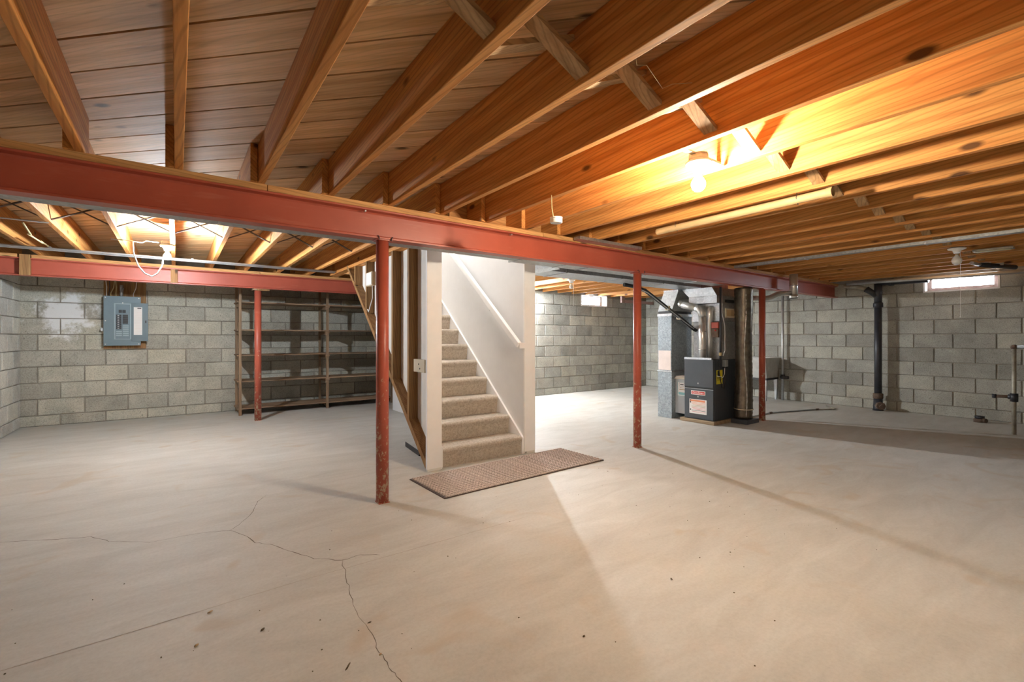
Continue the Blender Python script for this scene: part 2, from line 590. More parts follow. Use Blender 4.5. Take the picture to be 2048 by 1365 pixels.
ribbon('crack', [(-0.821, 3.873), (-0.607, 3.758), (-0.412, 3.658), (-0.311, 3.518), (-0.124, 3.366), (0.114, 3.344), (0.263, 3.28), (0.323, 3.166), (0.363, 2.997), (0.429, 2.925), (0.506, 2.778), (0.595, 2.599), (0.705, 2.492), (0.803, 2.503), (0.889, 2.434)], 0.006, 'crack', 0.006)
ribbon('crack', [(0.263, 3.28), (0.324, 3.366), (0.392, 3.479), (0.476, 3.751), (0.544, 3.871)], 0.004, 'crack', 0.006)
ribbon('crack', [(0.705, 2.492), (0.664, 2.257), (0.634, 2.096), (0.624, 1.944), (0.627, 1.8), (0.615, 1.684), (0.616, 1.586), (0.615, 1.506), (0.63, 1.3)], 0.0035, 'crack', 0.007)
ribbon('seam', [(-0.6, 2.37), (-0.04, 2.385), (0.46, 2.405), (0.72, 2.398), (1.29, 2.393), (1.9, 2.39)], 0.007, 'seam', 0.002)

# ------------------------------------------------------------------ block walls
BL, BH, BP, BD = 0.455, 0.2155, 0.010, 0.012
def block_mesh(name, l, h, m):
    mb = MB()
    x, z = l / 2, h / 2
    ch = 0.006
    def ring(ix, y):
        P = [(-x + ix, -z + ix), (0, -z + ix), (x - ix, -z + ix), (x - ix, 0), (x - ix, z - ix), (0, z - ix), (-x + ix, z - ix), (-x + ix, 0)]
        return [mb.bm.verts.new((px + random.uniform(-.002, .002), y, pz + random.uniform(-.002, .002))) for px, pz in P]
    a = ring(0, 0.02); b = ring(0, -BD + ch); c = ring(ch, -BD)
    for p, q in ((a, b), (b, c)):
        for k in range(8):
            mb.bm.faces.new((p[k], p[(k + 1) % 8], q[(k + 1) % 8], q[k]))
    mb.bm.faces.new(c)
    bmesh.ops.recalc_face_normals(mb.bm, faces=mb.bm.faces[:])
    me = bpy.data.meshes.new(name)
    mb.bm.to_mesh(me)
    mb.bm.free()
    me.materials.append(M[m])
    return me

_bm = {}
def get_block(l, h, m, i):
    key = (round(l, 2), round(h, 2), m, i)
    if key not in _bm:
        _bm[key] = block_mesh('block', key[0] if abs(key[0] - l) > .004 else l, h, m)
    return _bm[key]

def block_wall(parent, origin, along, inward_rot, length, z0, offs, m, hole=None, zmax=2.109, pitch=BL):
    """courses of blocks on a wall face; 'along' is the running direction, offs = first joints of even / odd courses"""
    ax = Vector(along)
    k = -1
    while True:
        za = z0 + BH * k if k >= 0 else 0.0
        zb = z0 + BH * (k + 1)
        if za >= zmax - .03:
            break
        zb = min(zb, zmax)
        o = offs[k % 2]
        s = o - math.ceil(o / pitch) * pitch
        while s < length:
            a, b = max(s, 0), min(s + pitch, length)
            s += pitch
            if b - a < 0.04:
                continue
            spans = [(a, b)]
            if hole and zb > hole[2] + .02 and za < hole[3]:
                spans = [(a, min(b, hole[0])), (max(a, hole[1]), b)]
            for p, q in spans:
                if q - p < 0.035:
                    continue
                hz0, hz1 = za, zb
                bl = get_block(q - p - BP, hz1 - hz0 - BP, m, random.randint(0, 2) if abs(q - p - pitch) < .001 else 0)
                ob = bpy.data.objects.new('block', bl)
                COL.objects.link(ob)
                ob.parent = parent
                c = Vector(origin) + ax * ((p + q) / 2)
                # exact size through a gentle scale of the shared mesh
                xs = [v.co.x for v in bl.vertices]
                ob.scale.x = (q - p - BP) / (max(xs) - min(xs))
                ob.location = Vector((c.x, c.y, (hz0 + hz1) / 2)) - wloc(parent)
                ob.rotation_euler = (random.uniform(-.004, .004), 0, inward_rot + random.uniform(-.004, .004))
        k += 1

T = 0.22
# back wall, left part (electrical panel wall)
wbl = struct(obj('wall_back_left', MB().box(XL - T, 3.2, YB, YB + T, 0, JT + .03), 'mortar'), 'pale concrete block wall behind the electrical panel', 'wall')
block_wall(wbl, (XL, YB, 0), (1, 0, 0), 0, 3.2 - XL, 0.141, (1.487 - 1.655 + 2 * BL - .0 + 0.0 + (-1.487 + 1.655) * 2 - 2 * BL + 0.0, -1.268 + 1.655), 'block_pale', pitch=0.461)
# return wall where the back wall steps forward, hidden behind the stairs
struct(obj('wall_back_return', MB().box(3.2, 3.2 + T, YBR + T, YB + T, 0, JT + .03), 'mortar'), 'block wall return behind the staircase', 'wall')
# back wall, right part, with the small window
W2 = (7.10, 7.92, 1.865, 2.109)
mb = MB().box(2.966, W2[0], YBR, YBR + T, 0, JT + .03).box(W2[1], XR + T, YBR, YBR + T, 0, JT + .03).box(W2[0], W2[1], YBR, YBR + T, 0, W2[2]).box(W2[0], W2[1], YBR, YBR + T, W2[3], JT + .03)
wbr = struct(obj('wall_back_right', mb, 'mortar'), 'dim grey concrete block wall with the small window', 'wall')
block_wall(wbr, (3.2, YBR, 0), (1, 0, 0), 0, XR - 3.2, 0.14, (6.31 - 3.2, 6.07 - 3.2), 'block', hole=(W2[0] - 3.2, W2[1] - 3.2, W2[2], 9), pitch=0.449)
# right wall with the wide window
W1 = (1.20, 2.02, 1.865, 2.109)
mb = MB().box(XR, XR + T, YF - T, W1[0], 0, JT + .03).box(XR, XR + T, W1[1], YBR, 0, JT + .03).box(XR, XR + T, W1[0], W1[1], 0, W1[2]).box(XR, XR + T, W1[0], W1[1], W1[3], JT + .03)
wr = struct(obj('wall_right', mb, 'mortar'), 'grey concrete block wall behind the black drain stack', 'wall')
# running along -Y from the far corner
block_wall(wr, (XR, YBR, 0), (0, -1, 0), -PI / 2, YBR - 0.3, 0.155, (YBR - 2.1317, YBR - 2.342), 'block', hole=(YBR - W1[1], YBR - W1[0], W1[2], 9), pitch=0.450)
# left wall
wl = struct(obj('wall_left', MB().box(XL - T, XL, YF - T, YB, 0, JT + .03), 'mortar'), 'whitewashed concrete block wall at the left edge', 'wall')
block_wall(wl, (XL, 6.2, 0), (0, 1, 0), PI / 2, YB - 6.2, 0.141, (YB - 6.2 - .12, YB - 6.2 - .34), 'block_left')
# wall behind the camera
struct(obj('wall_front', MB().box(XL - T, XR + T, YF - T, YF, 0, JT + .03), 'block'), 'concrete block wall behind the viewer', 'wall')

# ------------------------------------------------------------------ ceiling: subfloor, diagonal deck boards, joists, bridging
OP = (1.89, 2.90, 3.42, 6.9)   # stair opening x0,x1,y0,y1
mb = MB().box(XL - T, OP[0], YF - T, YB + T, JT + .024, JT + .06).box(OP[1], XR + T, YF - T, YB + T, JT + .024, JT + .06)
mb.box(OP[0], OP[1], YF - T, OP[2], JT + .024, JT + .06).box(OP[0], OP[1], OP[3], YB + T, JT + .024, JT + .06)
ceil = struct(obj('ceiling', mb, 'deck'), 'open timber ceiling of diagonal deck boards on joists', 'ceiling')
CW = wloc(ceil)

def clip(poly, rect):
    for axis, lim, sgn in ((0, rect[0], 1), (0, rect[1], -1), (1, rect[2], 1), (1, rect[3], -1)):
        out = []
        for i in range(len(poly)):
            a, b = poly[i], poly[(i + 1) % len(poly)]
            ia, ib = (a[axis] - lim) * sgn >= 0, (b[axis] - lim) * sgn >= 0
            if ia:
                out.append(a)
            if ia != ib:
                t = (lim - a[axis]) / (b[axis] - a[axis])
                out.append((a[0] + (b[0] - a[0]) * t, a[1] + (b[1] - a[1]) * t))
        poly = out
        if len(poly) < 3:
            return []
    return poly

c45 = math.sqrt(0.5)
def deck_board(poly):
    # local x runs along the board (world direction (1,-1))
    cx = sum(p[0] for p in poly) / len(poly); cy = sum(p[1] for p in poly) / len(poly)
    loc = [((p[0] - cx) * c45 - (p[1] - cy) * c45, (p[0] - cx) * c45 + (p[1] - cy) * c45) for p in poly]
    mb = MB()
    mb.prism(loc, 2, 0, 0.02)
    bmesh.ops.recalc_face_normals(mb.bm, faces=mb.bm.faces[:])
    me = bpy.data.meshes.new('deck_board')
    mb.bm.to_mesh(me)
    mb.bm.free()
    o = link('deck_board', me, 'deck', ceil)
    o.location = Vector((cx, cy, JT + random.uniform(0, .0015))) - CW
    o.rotation_euler = (0, 0, -PI / 4)

JS = 0.4045
jx = lambda k: 0.01 + JS * k
rects = [(XL, jx(2), YF, YB), (jx(2), OP[0], YF, YB), (OP[0], OP[1], YF, OP[2]), (OP[0], OP[1], OP[3], YB), (OP[1], jx(14), YF, YB), (jx(14), XR, YF, YBR + .1)]
sv = 2.12 - 0.277 * 19
while sv < XR + YB + 1:
    g = 0.007
    a, b = sv + g, sv + 0.277 - g
    strip = [(a + 14, -14), (b + 14, -14), (b - 14, 14), (a - 14, 14)]
    for r in rects:
        p = clip(strip, (r[0] + .001, r[1] - .001, r[2], r[3]))
        if p:
            ar = abs(sum(p[i][0] * p[(i + 1) % len(p)][1] - p[(i + 1) % len(p)][0] * p[i][1] for i in range(len(p)))) / 2
            if ar > 0.004:
                deck_board(p)
    sv += 0.277

def joist(x, y0, y1, wob=0.0):
    mb = MB()
    mb.box(x - .0195, x + .0195, y0, y1, JB, JT - .001)
    return obj('joist', mb, 'joist', ceil, bevel=0.003)

for k in range(-4, 24):
    x = jx(k)
    if x > XR - .03 or x < XL + .03:
        continue
    joist(x, YF, BY + .135)                         # bay in front of the main beam
    x2 = x - .0405                                  # lapped joist behind it
    yend = YB if x2 < 3.2 else YBR
    if OP[0] - .06 < x2 < OP[1] + .02:
        joist(x2, BY - .03, OP[2] - .06)
        joist(x2, OP[3] + .04, yend)
    else:
        joist(x2, BY - .03, yend)
obj('header', MB().box(OP[0] - .08, OP[1] + .08, OP[2] - .06, OP[2] - .02, JB, JT - .001), 'plate', ceil)
obj('header', MB().box(OP[0] - .08, OP[1] + .08, OP[3] + .002, OP[3] + .04, JB, JT - .001), 'plate', ceil)
obj('header', MB().box(OP[0] - .042, OP[0] - .002, OP[2] - .02, OP[3], JB, JT - .001), 'joist', ceil)
obj('header', MB().box(OP[1] + .03, OP[1] + .07, OP[2] - .02, OP[3], JB, JT - .001), 'joist', ceil)

# timber cross bridging at mid span of the front bay
for k in range(-4, 23):
    a, b = jx(k) + .0195, jx(k + 1) - .0195
    if b > XR or a < XL:
        continue
    y = 1.21 + random.uniform(-.02, .02)
    obj('bridging', MB().bar((a, y, JT - .035), (b, y, JB + .03), 0.064, 0.019, (0, 0, 1)), 'bridge', ceil)
    obj('bridging', MB().bar((a, y + .075, JB + .03), (b, y + .075, JT - .035), 0.064, 0.019, (0, 0, 1)), 'bridge', ceil)
# thin metal strap bridging in the rear bay
for k in range(-4, 4):
    a, b = jx(k) - .0205, jx(k + 1) - .0605
    y = 5.17
    obj('bridging_strap', MB().bar((a, y, JT - .03), (b, y, JB + .02), 0.03, 0.008), 'rust', ceil)
    obj('bridging_strap', MB().bar((a, y + .03, JB + .02), (b, y + .03, JT - .03), 0.03, 0.008), 'rust', ceil)

# ------------------------------------------------------------------ steel beams
def ibeam(mb, x0, x1, yf, z0, z1, wdt=0.102, tf=0.011, tw=0.009):
    yc = yf + wdt / 2
    poly = [(yf, z0), (yf + wdt, z0), (yf + wdt, z0 + tf), (yc + tw / 2 + .008, z0 + tf + .006), (yc + tw / 2, z0 + tf + .016), (yc + tw / 2, z1 - tf - .016), (yc + tw / 2 + .008, z1 - tf - .006), (yf + wdt, z1 - tf),
            (yf + wdt, z1), (yf, z1), (yf, z1 - tf), (yc - tw / 2 - .008, z1 - tf - .006), (yc - tw / 2, z1 - tf - .016), (yc - tw / 2, z0 + tf + .016), (yc - tw / 2 - .008, z0 + tf + .006), (yf, z0 + tf)]
    mb.prism(poly, 0, x0, x1)

t = thing('steel_beam', 'long red painted steel I-beam crossing the whole room in front of the stairs', 'beam', (3.8, BY + .05, BZ))
mb = MB(); ibeam(mb, XL, XR + .1, BY, BZ, JB - .038)
obj('i_section', mb, 'red', t)
for a, b in ((XL, 0.445), (0.448, 2.63), (2.633, 5.6), (5.603, XR)):
    obj('timber_plate', MB().box(a, b, BY - .012, BY + .115, JB - .038, JB - .0005), 'plate', t, bevel=0.003)
for x in (2.29, 1.05):
    obj('bolt', MB().tube([(x, BY - .008, JB - .062), (x, BY + .02, JB - .062)], .006, 8), 'galv', t)

B2 = 7.37
t = thing('steel_beam', 'shorter purple red steel I-beam near the block wall above the electrical panel', 'beam', (0.7, B2 + .05, BZ))
mb = MB(); ibeam(mb, XL, 3.19, B2, BZ, JB - .038)
obj('i_section', mb, 'red', t)
for a, b in ((XL, -1.43), (-1.32, 0.95), (0.953, 3.19)):
    obj('timber_plate', MB().box(a, b, B2 - .012, B2 + .115, JB - .038, JB - .0005), 'plate', t, bevel=0.003)
obj('timber_stiffener', MB().box(-1.415, -1.328, B2 - .012, B2 + .045, BZ + .002, JB - .0005), 'stud', t, bevel=.002)
obj('timber_stiffener', MB().box(-0.062, 0.012, B2 - .002, B2 + .045, BZ + .012, JB - .05), 'stud', t, bevel=.002)

# ------------------------------------------------------------------ round steel columns
def column(x, y, label, r=0.0445, cap=True, wedge=False):
    t = thing('steel_column', label, 'column', (x, y, 0), 'red steel columns')
    mb = MB(); mb.tube([(x, y, 0.006), (x, y, BZ - .008)], r, 28)
    obj('pipe', mb, 'redcol', t)
    obj('base_plate', MB().box(x - r * .9, x + r * .9, y - r * .9, y + r * .9, 0, .006), 'redcol', t)
    obj('cap_plate', MB().box(x - .055, x + .055, y - .049, y + .049, BZ - .008, BZ - .0005), 'red', t)
    if cap:
        for sx in (-1, 1):
            obj('cap_clip', MB().tube([(x + sx * .045, BY - .002, BZ - .008), (x + sx * .045, BY - .009, BZ + .004), (x + sx * .05, BY - .004, BZ + .018), (x + sx * .058, BY + .006, BZ + .014)], .0035, 8), 'iron', t)
    if wedge:
        obj('timber_wedge', MB().box(x - .02, x + .14, y - .07, y - .03, BZ - .03, BZ - .0085), 'stud', t)
        obj('timber_wedge', MB().box(x - .07, x + .05, y - .06, y + .06, BZ - .026, BZ - .0085), 'padwood', t)
    return t
column(1.19, 3.212, 'nearest red steel column, chipped at its foot, beside the ribbed mat')
column(4.00, 3.212, 'slim red steel column between the staircase and the furnace', 0.042)
column(6.735, 3.212, 'red steel column just right of the furnace and bronze duct', 0.042, cap=False)
column(0.935, B2 + .055, 'farthest red steel column, badly chipped, in front of the shelves', 0.044, cap=False, wedge=True)

# ------------------------------------------------------------------ stairs
RUN, RISE, NOSE0 = 0.2155, 0.1835, 3.712
st = thing('staircase', 'straight flight of stairs covered in beige carpet', 'stairs', (2.37, 4.9, 0))
def step_mesh(i):
    y = NOSE0 + RUN * i
    z = RISE * (i + 1) - .005
    rr = 0.03
    poly = [(y + .026, z - RISE + .002), (y + .012, z - .07)]
    for k in range(7):
        a = PI * 1.15 + (-PI * .65) * k / 6
        poly.append((y + rr + rr * math.cos(a), z - rr + rr * math.sin(a)))
    poly += [(y + RUN + .045, z), (y + RUN + .045, z - RISE + .002)]
    mb = MB()
    mb.prism(poly, 0, 1.925, 2.825)
    return mb
for i in range(13):
    o = obj('step', step_mesh(i), 'carpet', st)
    for p in o.data.polygons:
        p.use_smooth = False
sl = RISE / RUN
obj('skirt_board', MB().prism([(3.708, 0.0), (3.76, 0.0), (6.9, (6.9 - 3.76) * sl), (6.9, (6.9 - 3.70) * sl + .155), (3.708, 0.165)], 0, 2.825, 2.846), 'white', st)
obj('skirt_board', MB().prism([(3.708, 0.0), (3.76, 0.0), (6.9, (6.9 - 3.76) * sl), (6.9, (6.9 - 3.70) * sl + .155), (3.708, 0.165)], 0, 1.905, 1.924), 'white', st)

# right hand stair wall: smooth white
sw = struct(obj('wall_stair_right', MB().box(2.847, 2.965, 3.72, YBR, 0, 4.6), 'wallwhite'), 'smooth white wall on the right of the stairs', 'wall')
struct(obj('trim_1', MB().box(2.843, 2.983, 3.695, 3.7195, 0.02, JB - .002), 'white', bevel=.002), 'white end trim of the right stair wall', 'trim')
obj('chipped_foot', MB().box(2.872, 2.980, 3.697, 3.719, 0.0, .0195), 'drywall', bpy.data.objects['trim_1'])
# left hand stair wall: open studs with the back of drywall
sl_w = struct(obj('wall_stair_left', MB().prism([(3.72, 0.0), (3.82, 0.0), (6.14, 2.05), (6.14, 2.10), (6.98, 2.10), (6.98, 4.6), (3.72, 4.6)], 0, 1.892, 1.904), 'drywall'), 'unfinished stud wall on the left of the stairs, drywall back showing', 'wall')
SLW = sl_w
dsl = 2.073 / 2.338
def dz(y): return 0.02 + (y - 3.79) * dsl
for y in (3.745, 4.154, 4.562, 4.968, 5.370, 5.790):
    obj('stud', MB().prism([(y, dz(y) + .035), (y + .038, dz(y + .038) + .035), (y + .038, 2.071), (y, 2.071)], 0, SX0, 1.8915), 'stud', SLW)
obj('diagonal_plate', MB().prism([(3.735, 0.002), (3.79, 0.002), (6.14, dz(6.14) - .02), (6.14, dz(6.14) + .034), (3.735, .03)], 0, SX0 - .001, 1.8915), 'stud', SLW)
obj('top_plate', MB().box(SX0, 1.8915, 3.74, 6.96, 2.071, JB - .001), 'joist', SLW)
struct(obj('trim_2', MB().box(1.768, 1.911, 3.69, 3.7185, 0.02, JB - .04), 'white', bevel=.002), 'white end trim of the left stair wall', 'trim')
obj('chipped_foot', MB().box(1.772, 1.902, 3.692, 3.7185, 0.0, .0195), 'drywall', bpy.data.objects['trim_2'])
struct(obj('trim_3', MB().box(1.905, 1.922, 3.69, 3.72, 0.015, .2), 'white', bevel=.002), 'short white trim beside the lowest step', 'trim')
# upper stairwell
struct(obj('wall_stairwell_end', MB().box(1.89, 2.90, 6.905, 6.99, 2.115, 4.6), 'wallwhite'), 'white wall at the top of the stairs', 'wall')
struct(obj('wall_stairwell_front', MB().box(1.80, 3.0, 3.36, 3.44, JT + .06, 4.6), 'wallwhite'), 'white wall above the stair opening', 'wall')
struct(obj('wall_stairwell_left', MB().box(1.80, 1.8915, 3.44, 6.99, JT + .06, 4.6), 'wallwhite'), 'white upper wall left of the stair opening', 'wall')
struct(obj('wall_stairwell_right', MB().box(2.847, 2.965, 3.44, 3.7195, JT + .06, 4.6), 'wallwhite'), 'white upper wall right of the stair opening', 'wall')
struct(obj('ceiling_stairwell', MB().box(1.75, 3.05, 3.3, 7.15, 4.6, 4.7), 'wallwhite'), 'white ceiling over the stairs', 'ceiling')
# ceiling lamp upstairs
t = thing('ceiling_lamp', 'round white lamp on the ceiling above the stairs', 'lamp', (2.37, 5.2, 4.5))
obj('base', MB().lathe([(0.11, 0.08), (0.11, 0.1)], (2.37, 5.2, 4.5)), 'white', t)
obj('globe', MB().lathe([(0.02, -.02), (0.07, -.005), (0.1, .04), (0.105, .078)], (2.37, 5.2, 4.5)), 'porcelain', t)
ld = bpy.data.lights.new('stair light', 'POINT')
ld.energy = STAIR_W; ld.shadow_soft_size = 0.12; ld.color = (1.0, 0.97, 0.93)
lo = bpy.data.objects.new('stair_light', ld); COL.objects.link(lo); lo.parent = t; lo.location = (0, 0, -.18)

# handrail
t = thing('handrail', 'white painted handrail fixed to the right stair wall', 'handrail', (2.76, 4.2, 1.1))
hr0, hr1 = Vector((2.775, 3.70, 1.10)), Vector((2.775, 5.75, 1.10 + 2.05 * .815))
obj('rail', MB().bar(hr0, hr1, 0.042, 0.062), 'white', t, bevel=.006)
obj('rail_return', MB().box(2.776, 2.846, 3.685, 3.73, 1.065, 1.125), 'white', t, bevel=.004)
for y in (4.25, 5.2):
    z = 1.10 + (y - 3.70) * .815
    mb = MB(); mb.tube([(2.776, y, z - .03), (2.79, y, z - .075), (2.846, y, z - .085)], .007, 8)
    obj('bracket', mb, 'galv', t)

# small things fixed to the open studs
t = thing('junction_box', 'pale metal junction box on a stud of the stair wall', 'junction box', (1.78, 5.15, 1.76))
obj('box', MB().box(1.755, 1.80, 5.06, 5.25, 1.76, 1.915), 'beige', t, bevel=.004)
obj('cover', MB().box(1.749, 1.7555, 5.07, 5.24, 1.77, 1.905), 'paper', t, bevel=.002)
mb = MB(); mb.tube([(1.775, 5.1, 1.76), (1.77, 5.08, 1.62), (1.76, 5.14, 1.52), (1.765, 5.2, 1.47), (1.77, 5.25, 1.50)], .005, 8)
obj('cable', mb, 'cord', t)
t = thing('outlet_box', 'tan outlet box with two dark holes beside the white stair trim', 'outlet box', (1.785, 3.87, .86))
obj('box', MB().box(1.775, 1.80, 3.76, 3.99, .862, .978), 'beige', t, bevel=.003)
for y, z in ((3.88, .935), (3.855, .895)):
    obj('hole', MB().tube([(1.7735, y, z), (1.776, y, z)], .008, 10), 'ink', t)
t = obj('metal_bracket', MB().prism([(4.22, 0), (4.70, 0), (4.70, .012), (4.22, .012)], 0, 1.90, 1.93).prism([(4.22, .012), (4.70, .012), (4.70, .05), (4.22, .05)], 0, 1.90, 1.906), 'black')
t.rotation_euler = (0, 0, -.12)
t.location = (1.985, 4.47, 0)
tag(t, 'short black metal angle lying on the floor left of the stairs', 'bracket')

# ------------------------------------------------------------------ ribbed mat
t = thing('floor_mat', 'brown ribbed doormat lying at the foot of the stairs', 'mat', (2.42, 3.31, 0))
import itertools
MA, MBp, MC, MD = Vector((1.555, 3.575, 0)), Vector((1.575, 3.0, 0)), Vector((3.305, 3.05, 0)), Vector((3.285, 3.64, 0))
mb = MB()
mb.hexa([MA + Vector((0, 0, .0005)), MBp + Vector((0, 0, .0005)), MC + Vector((0, 0, .0005)), MD + Vector((0, 0, .0005))], [p + Vector((0, 0, .007)) for p in (MA, MBp, MC, MD)])
obj('backing', mb, 'mat', t)
NR = 15
mb_dot = None
for i in range(NR):
    u = (i + .5) / NR
    a = MBp.lerp(MA, u) + Vector((.014, 0, .007)); b = MC.lerp(MD, u) + Vector((-.014, 0, .007))
    mb = MB()
    nseg = 116
    # a braided cord: bead after bead
    pts = [a.lerp(b, k / nseg) for k in range(nseg + 1)]
    mb.tube(pts, [0.0135 if k % 2 else 0.0095 for k in range(nseg + 1)], 6)
    obj('rib', mb, 'mat_rib', t)

# ------------------------------------------------------------------ sheet metal trunk ducts behind the beam
t = thing('air_duct', 'long flat galvanised air duct hugging the back of the main red beam', 'duct', (2.0, 3.35, BZ))
xs = [-1.6, 0.2, 1.7, 2.47, 3.0, 3.3, 4.2, 5.2, 5.85]
for a, b in zip(xs, xs[1:]):
    obj('section', MB().box(a + .001, b - .001, 3.266, 3.375 if b < 2.5 else 3.445, BZ + .001, 2.06), 'galv_dark', t)
for x in xs[3:-1]:
    obj('seam', MB().box(x - .006, x + .006, 3.264, 3.447, BZ - .006, BZ + .012), 'galv', t)
t = thing('air_duct', 'wide galvanised trunk duct running from the staircase to the furnace', 'duct', (4.6, 3.83, BZ))
xs = [3.15, 3.37, 4.25, 5.05, 5.9, 6.6]
for a, b in zip(xs, xs[1:]):
    obj('section', MB().box(a + .001, b - .001, 3.64, 4.02, BZ + .001, 2.10), 'galv', t)
for x in xs[1:-1]:
    obj('seam', MB().box(x - .006, x + .006, 3.636, 4.024, BZ - .006, 2.10), 'galv_dark', t)
mb = MB()
mb.prism([(2.99, 2.06), (2.99, 1.97), (3.04, 1.935), (3.09, 1.895), (3.15, BZ + .001), (3.15, 2.06)], 1, 3.50, 4.02)
obj('flared_end', mb, 'galv', t)

# ------------------------------------------------------------------ furnace
FX, FY0, FY1, FZ = 5.82, 3.41, 3.85, 0.05
t = obj('furnace_pad', MB().box(5.79, 6.42, 3.385, 3.90, 0, .0475), 'padwood', bevel=.006)
tag(t, 'low timber pad under the charcoal furnace', 'pad')
t = thing('furnace', 'charcoal gas furnace with a red name badge on its lower door', 'furnace', (6.1, 3.63, .048))
obj('cabinet', MB().box(FX + .02, 6.53, FY0, FY1, .048, .872), 'furn_side', t, bevel=.004)
dl = obj('lower_door', MB().box(FX, FX + .019, FY0 + .003, FY1 - .003, .052, .468), 'furn', t, bevel=.006)
du = obj('upper_door', MB().box(FX - .004, FX + .019, FY0 + .003, FY1 - .003, .492, .875), 'furn', t, bevel=.006)
obj('door_gap', MB().box(FX + .006, FX + .0205, FY0 + .004, FY1 - .004, .469, .491), 'black', t)
obj('edge_strip', MB().box(FX - .002, FX + .004, FY0 + .003, FY1 - .003, .466, .471), 'galv', dl)
obj('top_rim', MB().box(FX, FX + .04, FY0 + .03, FY1, .874, .90), 'galv', t)
for z, d in ((.545, du), (.362, dl)):
    obj('latch', MB().lathe([(0.012, 0), (0.012, .004), (.007, .006)], (0, 0, 0), 14), 'galv', d)
    o = COL.objects[-1]
    o.rotation_euler = (0, -PI / 2, 0)
    o.location = Vector((FX - .0035, 3.632, z)) - wloc(d)
bd = obj('name_badge', MB().box(FX - .004, FX - .0005, 3.527, 3.742, .385, .440, bevel=.0015), 'paper', dl)
obj('badge_field', MB().box(FX - .0055, FX - .0045, 3.537, 3.732, .393, .432), 'logo_red', dl)
text('badge_lettering', 'Goodman', .042, 'paper', dl, (FX - .0062, 3.634, .4125), (0, -1, 0), (0, 0, 1), 0.0004)
lb = obj('warning_label', MB().box(FX - .002, FX - .0004, 3.508, 3.768, .122, .322), 'paper', dl)
obj('print', MB().box(FX - .0028, FX - .0021, 3.530, 3.758, .288, .314), 'orange_ink', dl)
for i, z in enumerate((.272, .254, .236, .218, .200, .182, .164, .146)):
    obj('print', MB().box(FX - .0028, FX - .0021, 3.522, 3.735 - (i % 3) * .01, z, z + .005), ('orange_ink', 'orange_ink', 'tanbit', 'tanbit', 'pink_ink', 'pink_ink', 'ink', 'pink_ink')[i], dl)
for z in (.296, .268, .166):
    obj('print', MB().box(FX - .0028, FX - .0021, 3.742, 3.760, z, z + .018), 'ink', dl)
tg = thing('safety_tag', 'yellow paper tag wired to the dark right side of the furnace', 'tag', (5.96, FY0 - .004, .54))
obj('paper', MB().box(5.885, 6.035, FY0 - .0045, FY0 - .003, .545, .735), 'yellow', tg)
obj('print', MB().box(5.91, 5.96, FY0 - .0055, FY0 - .0046, .65, .725), 'ink', tg)
for z in (.63, .615, .60):
    obj('print', MB().box(5.90, 6.01, FY0 - .0055, FY0 - .0046, z, z + .006), 'ink', tg)
mb = MB(); mb.tube([(5.90, FY0 - .012, .86), (5.93, FY0 - .02, .70), (5.99, FY0 - .02, .50), (6.06, FY0 - .014, .47), (6.09, FY0 - .014, .60), (6.07, FY0 - .012, .80)], .006, 8)
obj('power_cable', mb, 'black', t)
mb = MB(); mb.tube([(5.88, FY0 - .015, .66), (6.0, FY0 - .03, .635), (6.06, FY0 - .02, .68), (6.08, FY0 - .012, .80)], .004, 8)
obj('thermostat_wire', mb, 'cord', t)
obj('gas_valve_box', MB().box(6.03, 6.10, FY0 - .05, FY0 - .001, .78, .87), 'conduit', t, bevel=.004)

# supply plenum over the furnace
t = thing('supply_plenum', 'tall galvanised plenum rising from the furnace to the trunk duct', 'plenum', (6.25, 3.63, .88))
obj('lower_box', MB().box(6.02, 6.50, FY0 + .002, FY1 - .02, .876, 1.40), 'galv_dark', t, bevel=.003)
obj('upper_box', MB().box(6.00, 6.52, FY0 - .002, FY1 - .01, 1.402, 1.648), 'galv', t, bevel=.003)
mb = MB().hexa([(5.90, FY0, 1.65), (6.55, FY0, 1.65), (6.55, 3.83, 1.65), (5.90, 3.83, 1.65)], [(5.90, FY0, 1.745), (6.55, FY0, 1.745), (6.55, 3.83, 1.745), (5.90, 3.83, 1.745)])
obj('collar', mb, 'galv', t)
mb = MB().hexa([(5.90, FY0, 1.747), (6.55, FY0, 1.747), (6.55, 3.83, 1.747), (5.90, 3.83, 1.747)], [(5.88, FY0 + .06, BZ - .007), (6.6, FY0 + .06, BZ - .007), (6.6, 3.93, BZ - .007), (5.88, 3.93, BZ - .007)])
obj('transition', mb, 'galv', t)
obj('black_gasket', MB().box(6.10, 6.56, FY0 - .006, FY0 + .0, 1.66, 1.70), 'black', t)
ct = thing('limit_control', 'square beige control plate on the plenum beside the bronze duct', 'control', (6.22, FY0 - .005, 1.45))
obj('plate', MB().box(6.10, 6.34, FY0 - .014, FY0 - .003, 1.452, 1.58), 'beige', ct, bevel=.003)
obj('face', MB().box(6.125, 6.23, FY0 - .018, FY0 - .0145, 1.474, 1.56), 'tanply', ct)
obj('face', MB().box(6.235, 6.315, FY0 - .018, FY0 - .0145, 1.474, 1.56), 'tanbit', ct)
rc = thing('relay_box', 'small red and dark control box in front of the plenum', 'control', (5.95, 3.45, 1.16))
obj('body', MB().box(5.93, 6.005, 3.41, 3.50, 1.18, 1.30), 'rust', rc, bevel=.004)
obj('lid', MB().box(5.925, 6.005, 3.405, 3.505, 1.302, 1.385), 'redbox', rc, bevel=.004)
obj('lamp', MB().sphere((5.925, 3.445, 1.275), .012, 2), 'logo_red', rc)

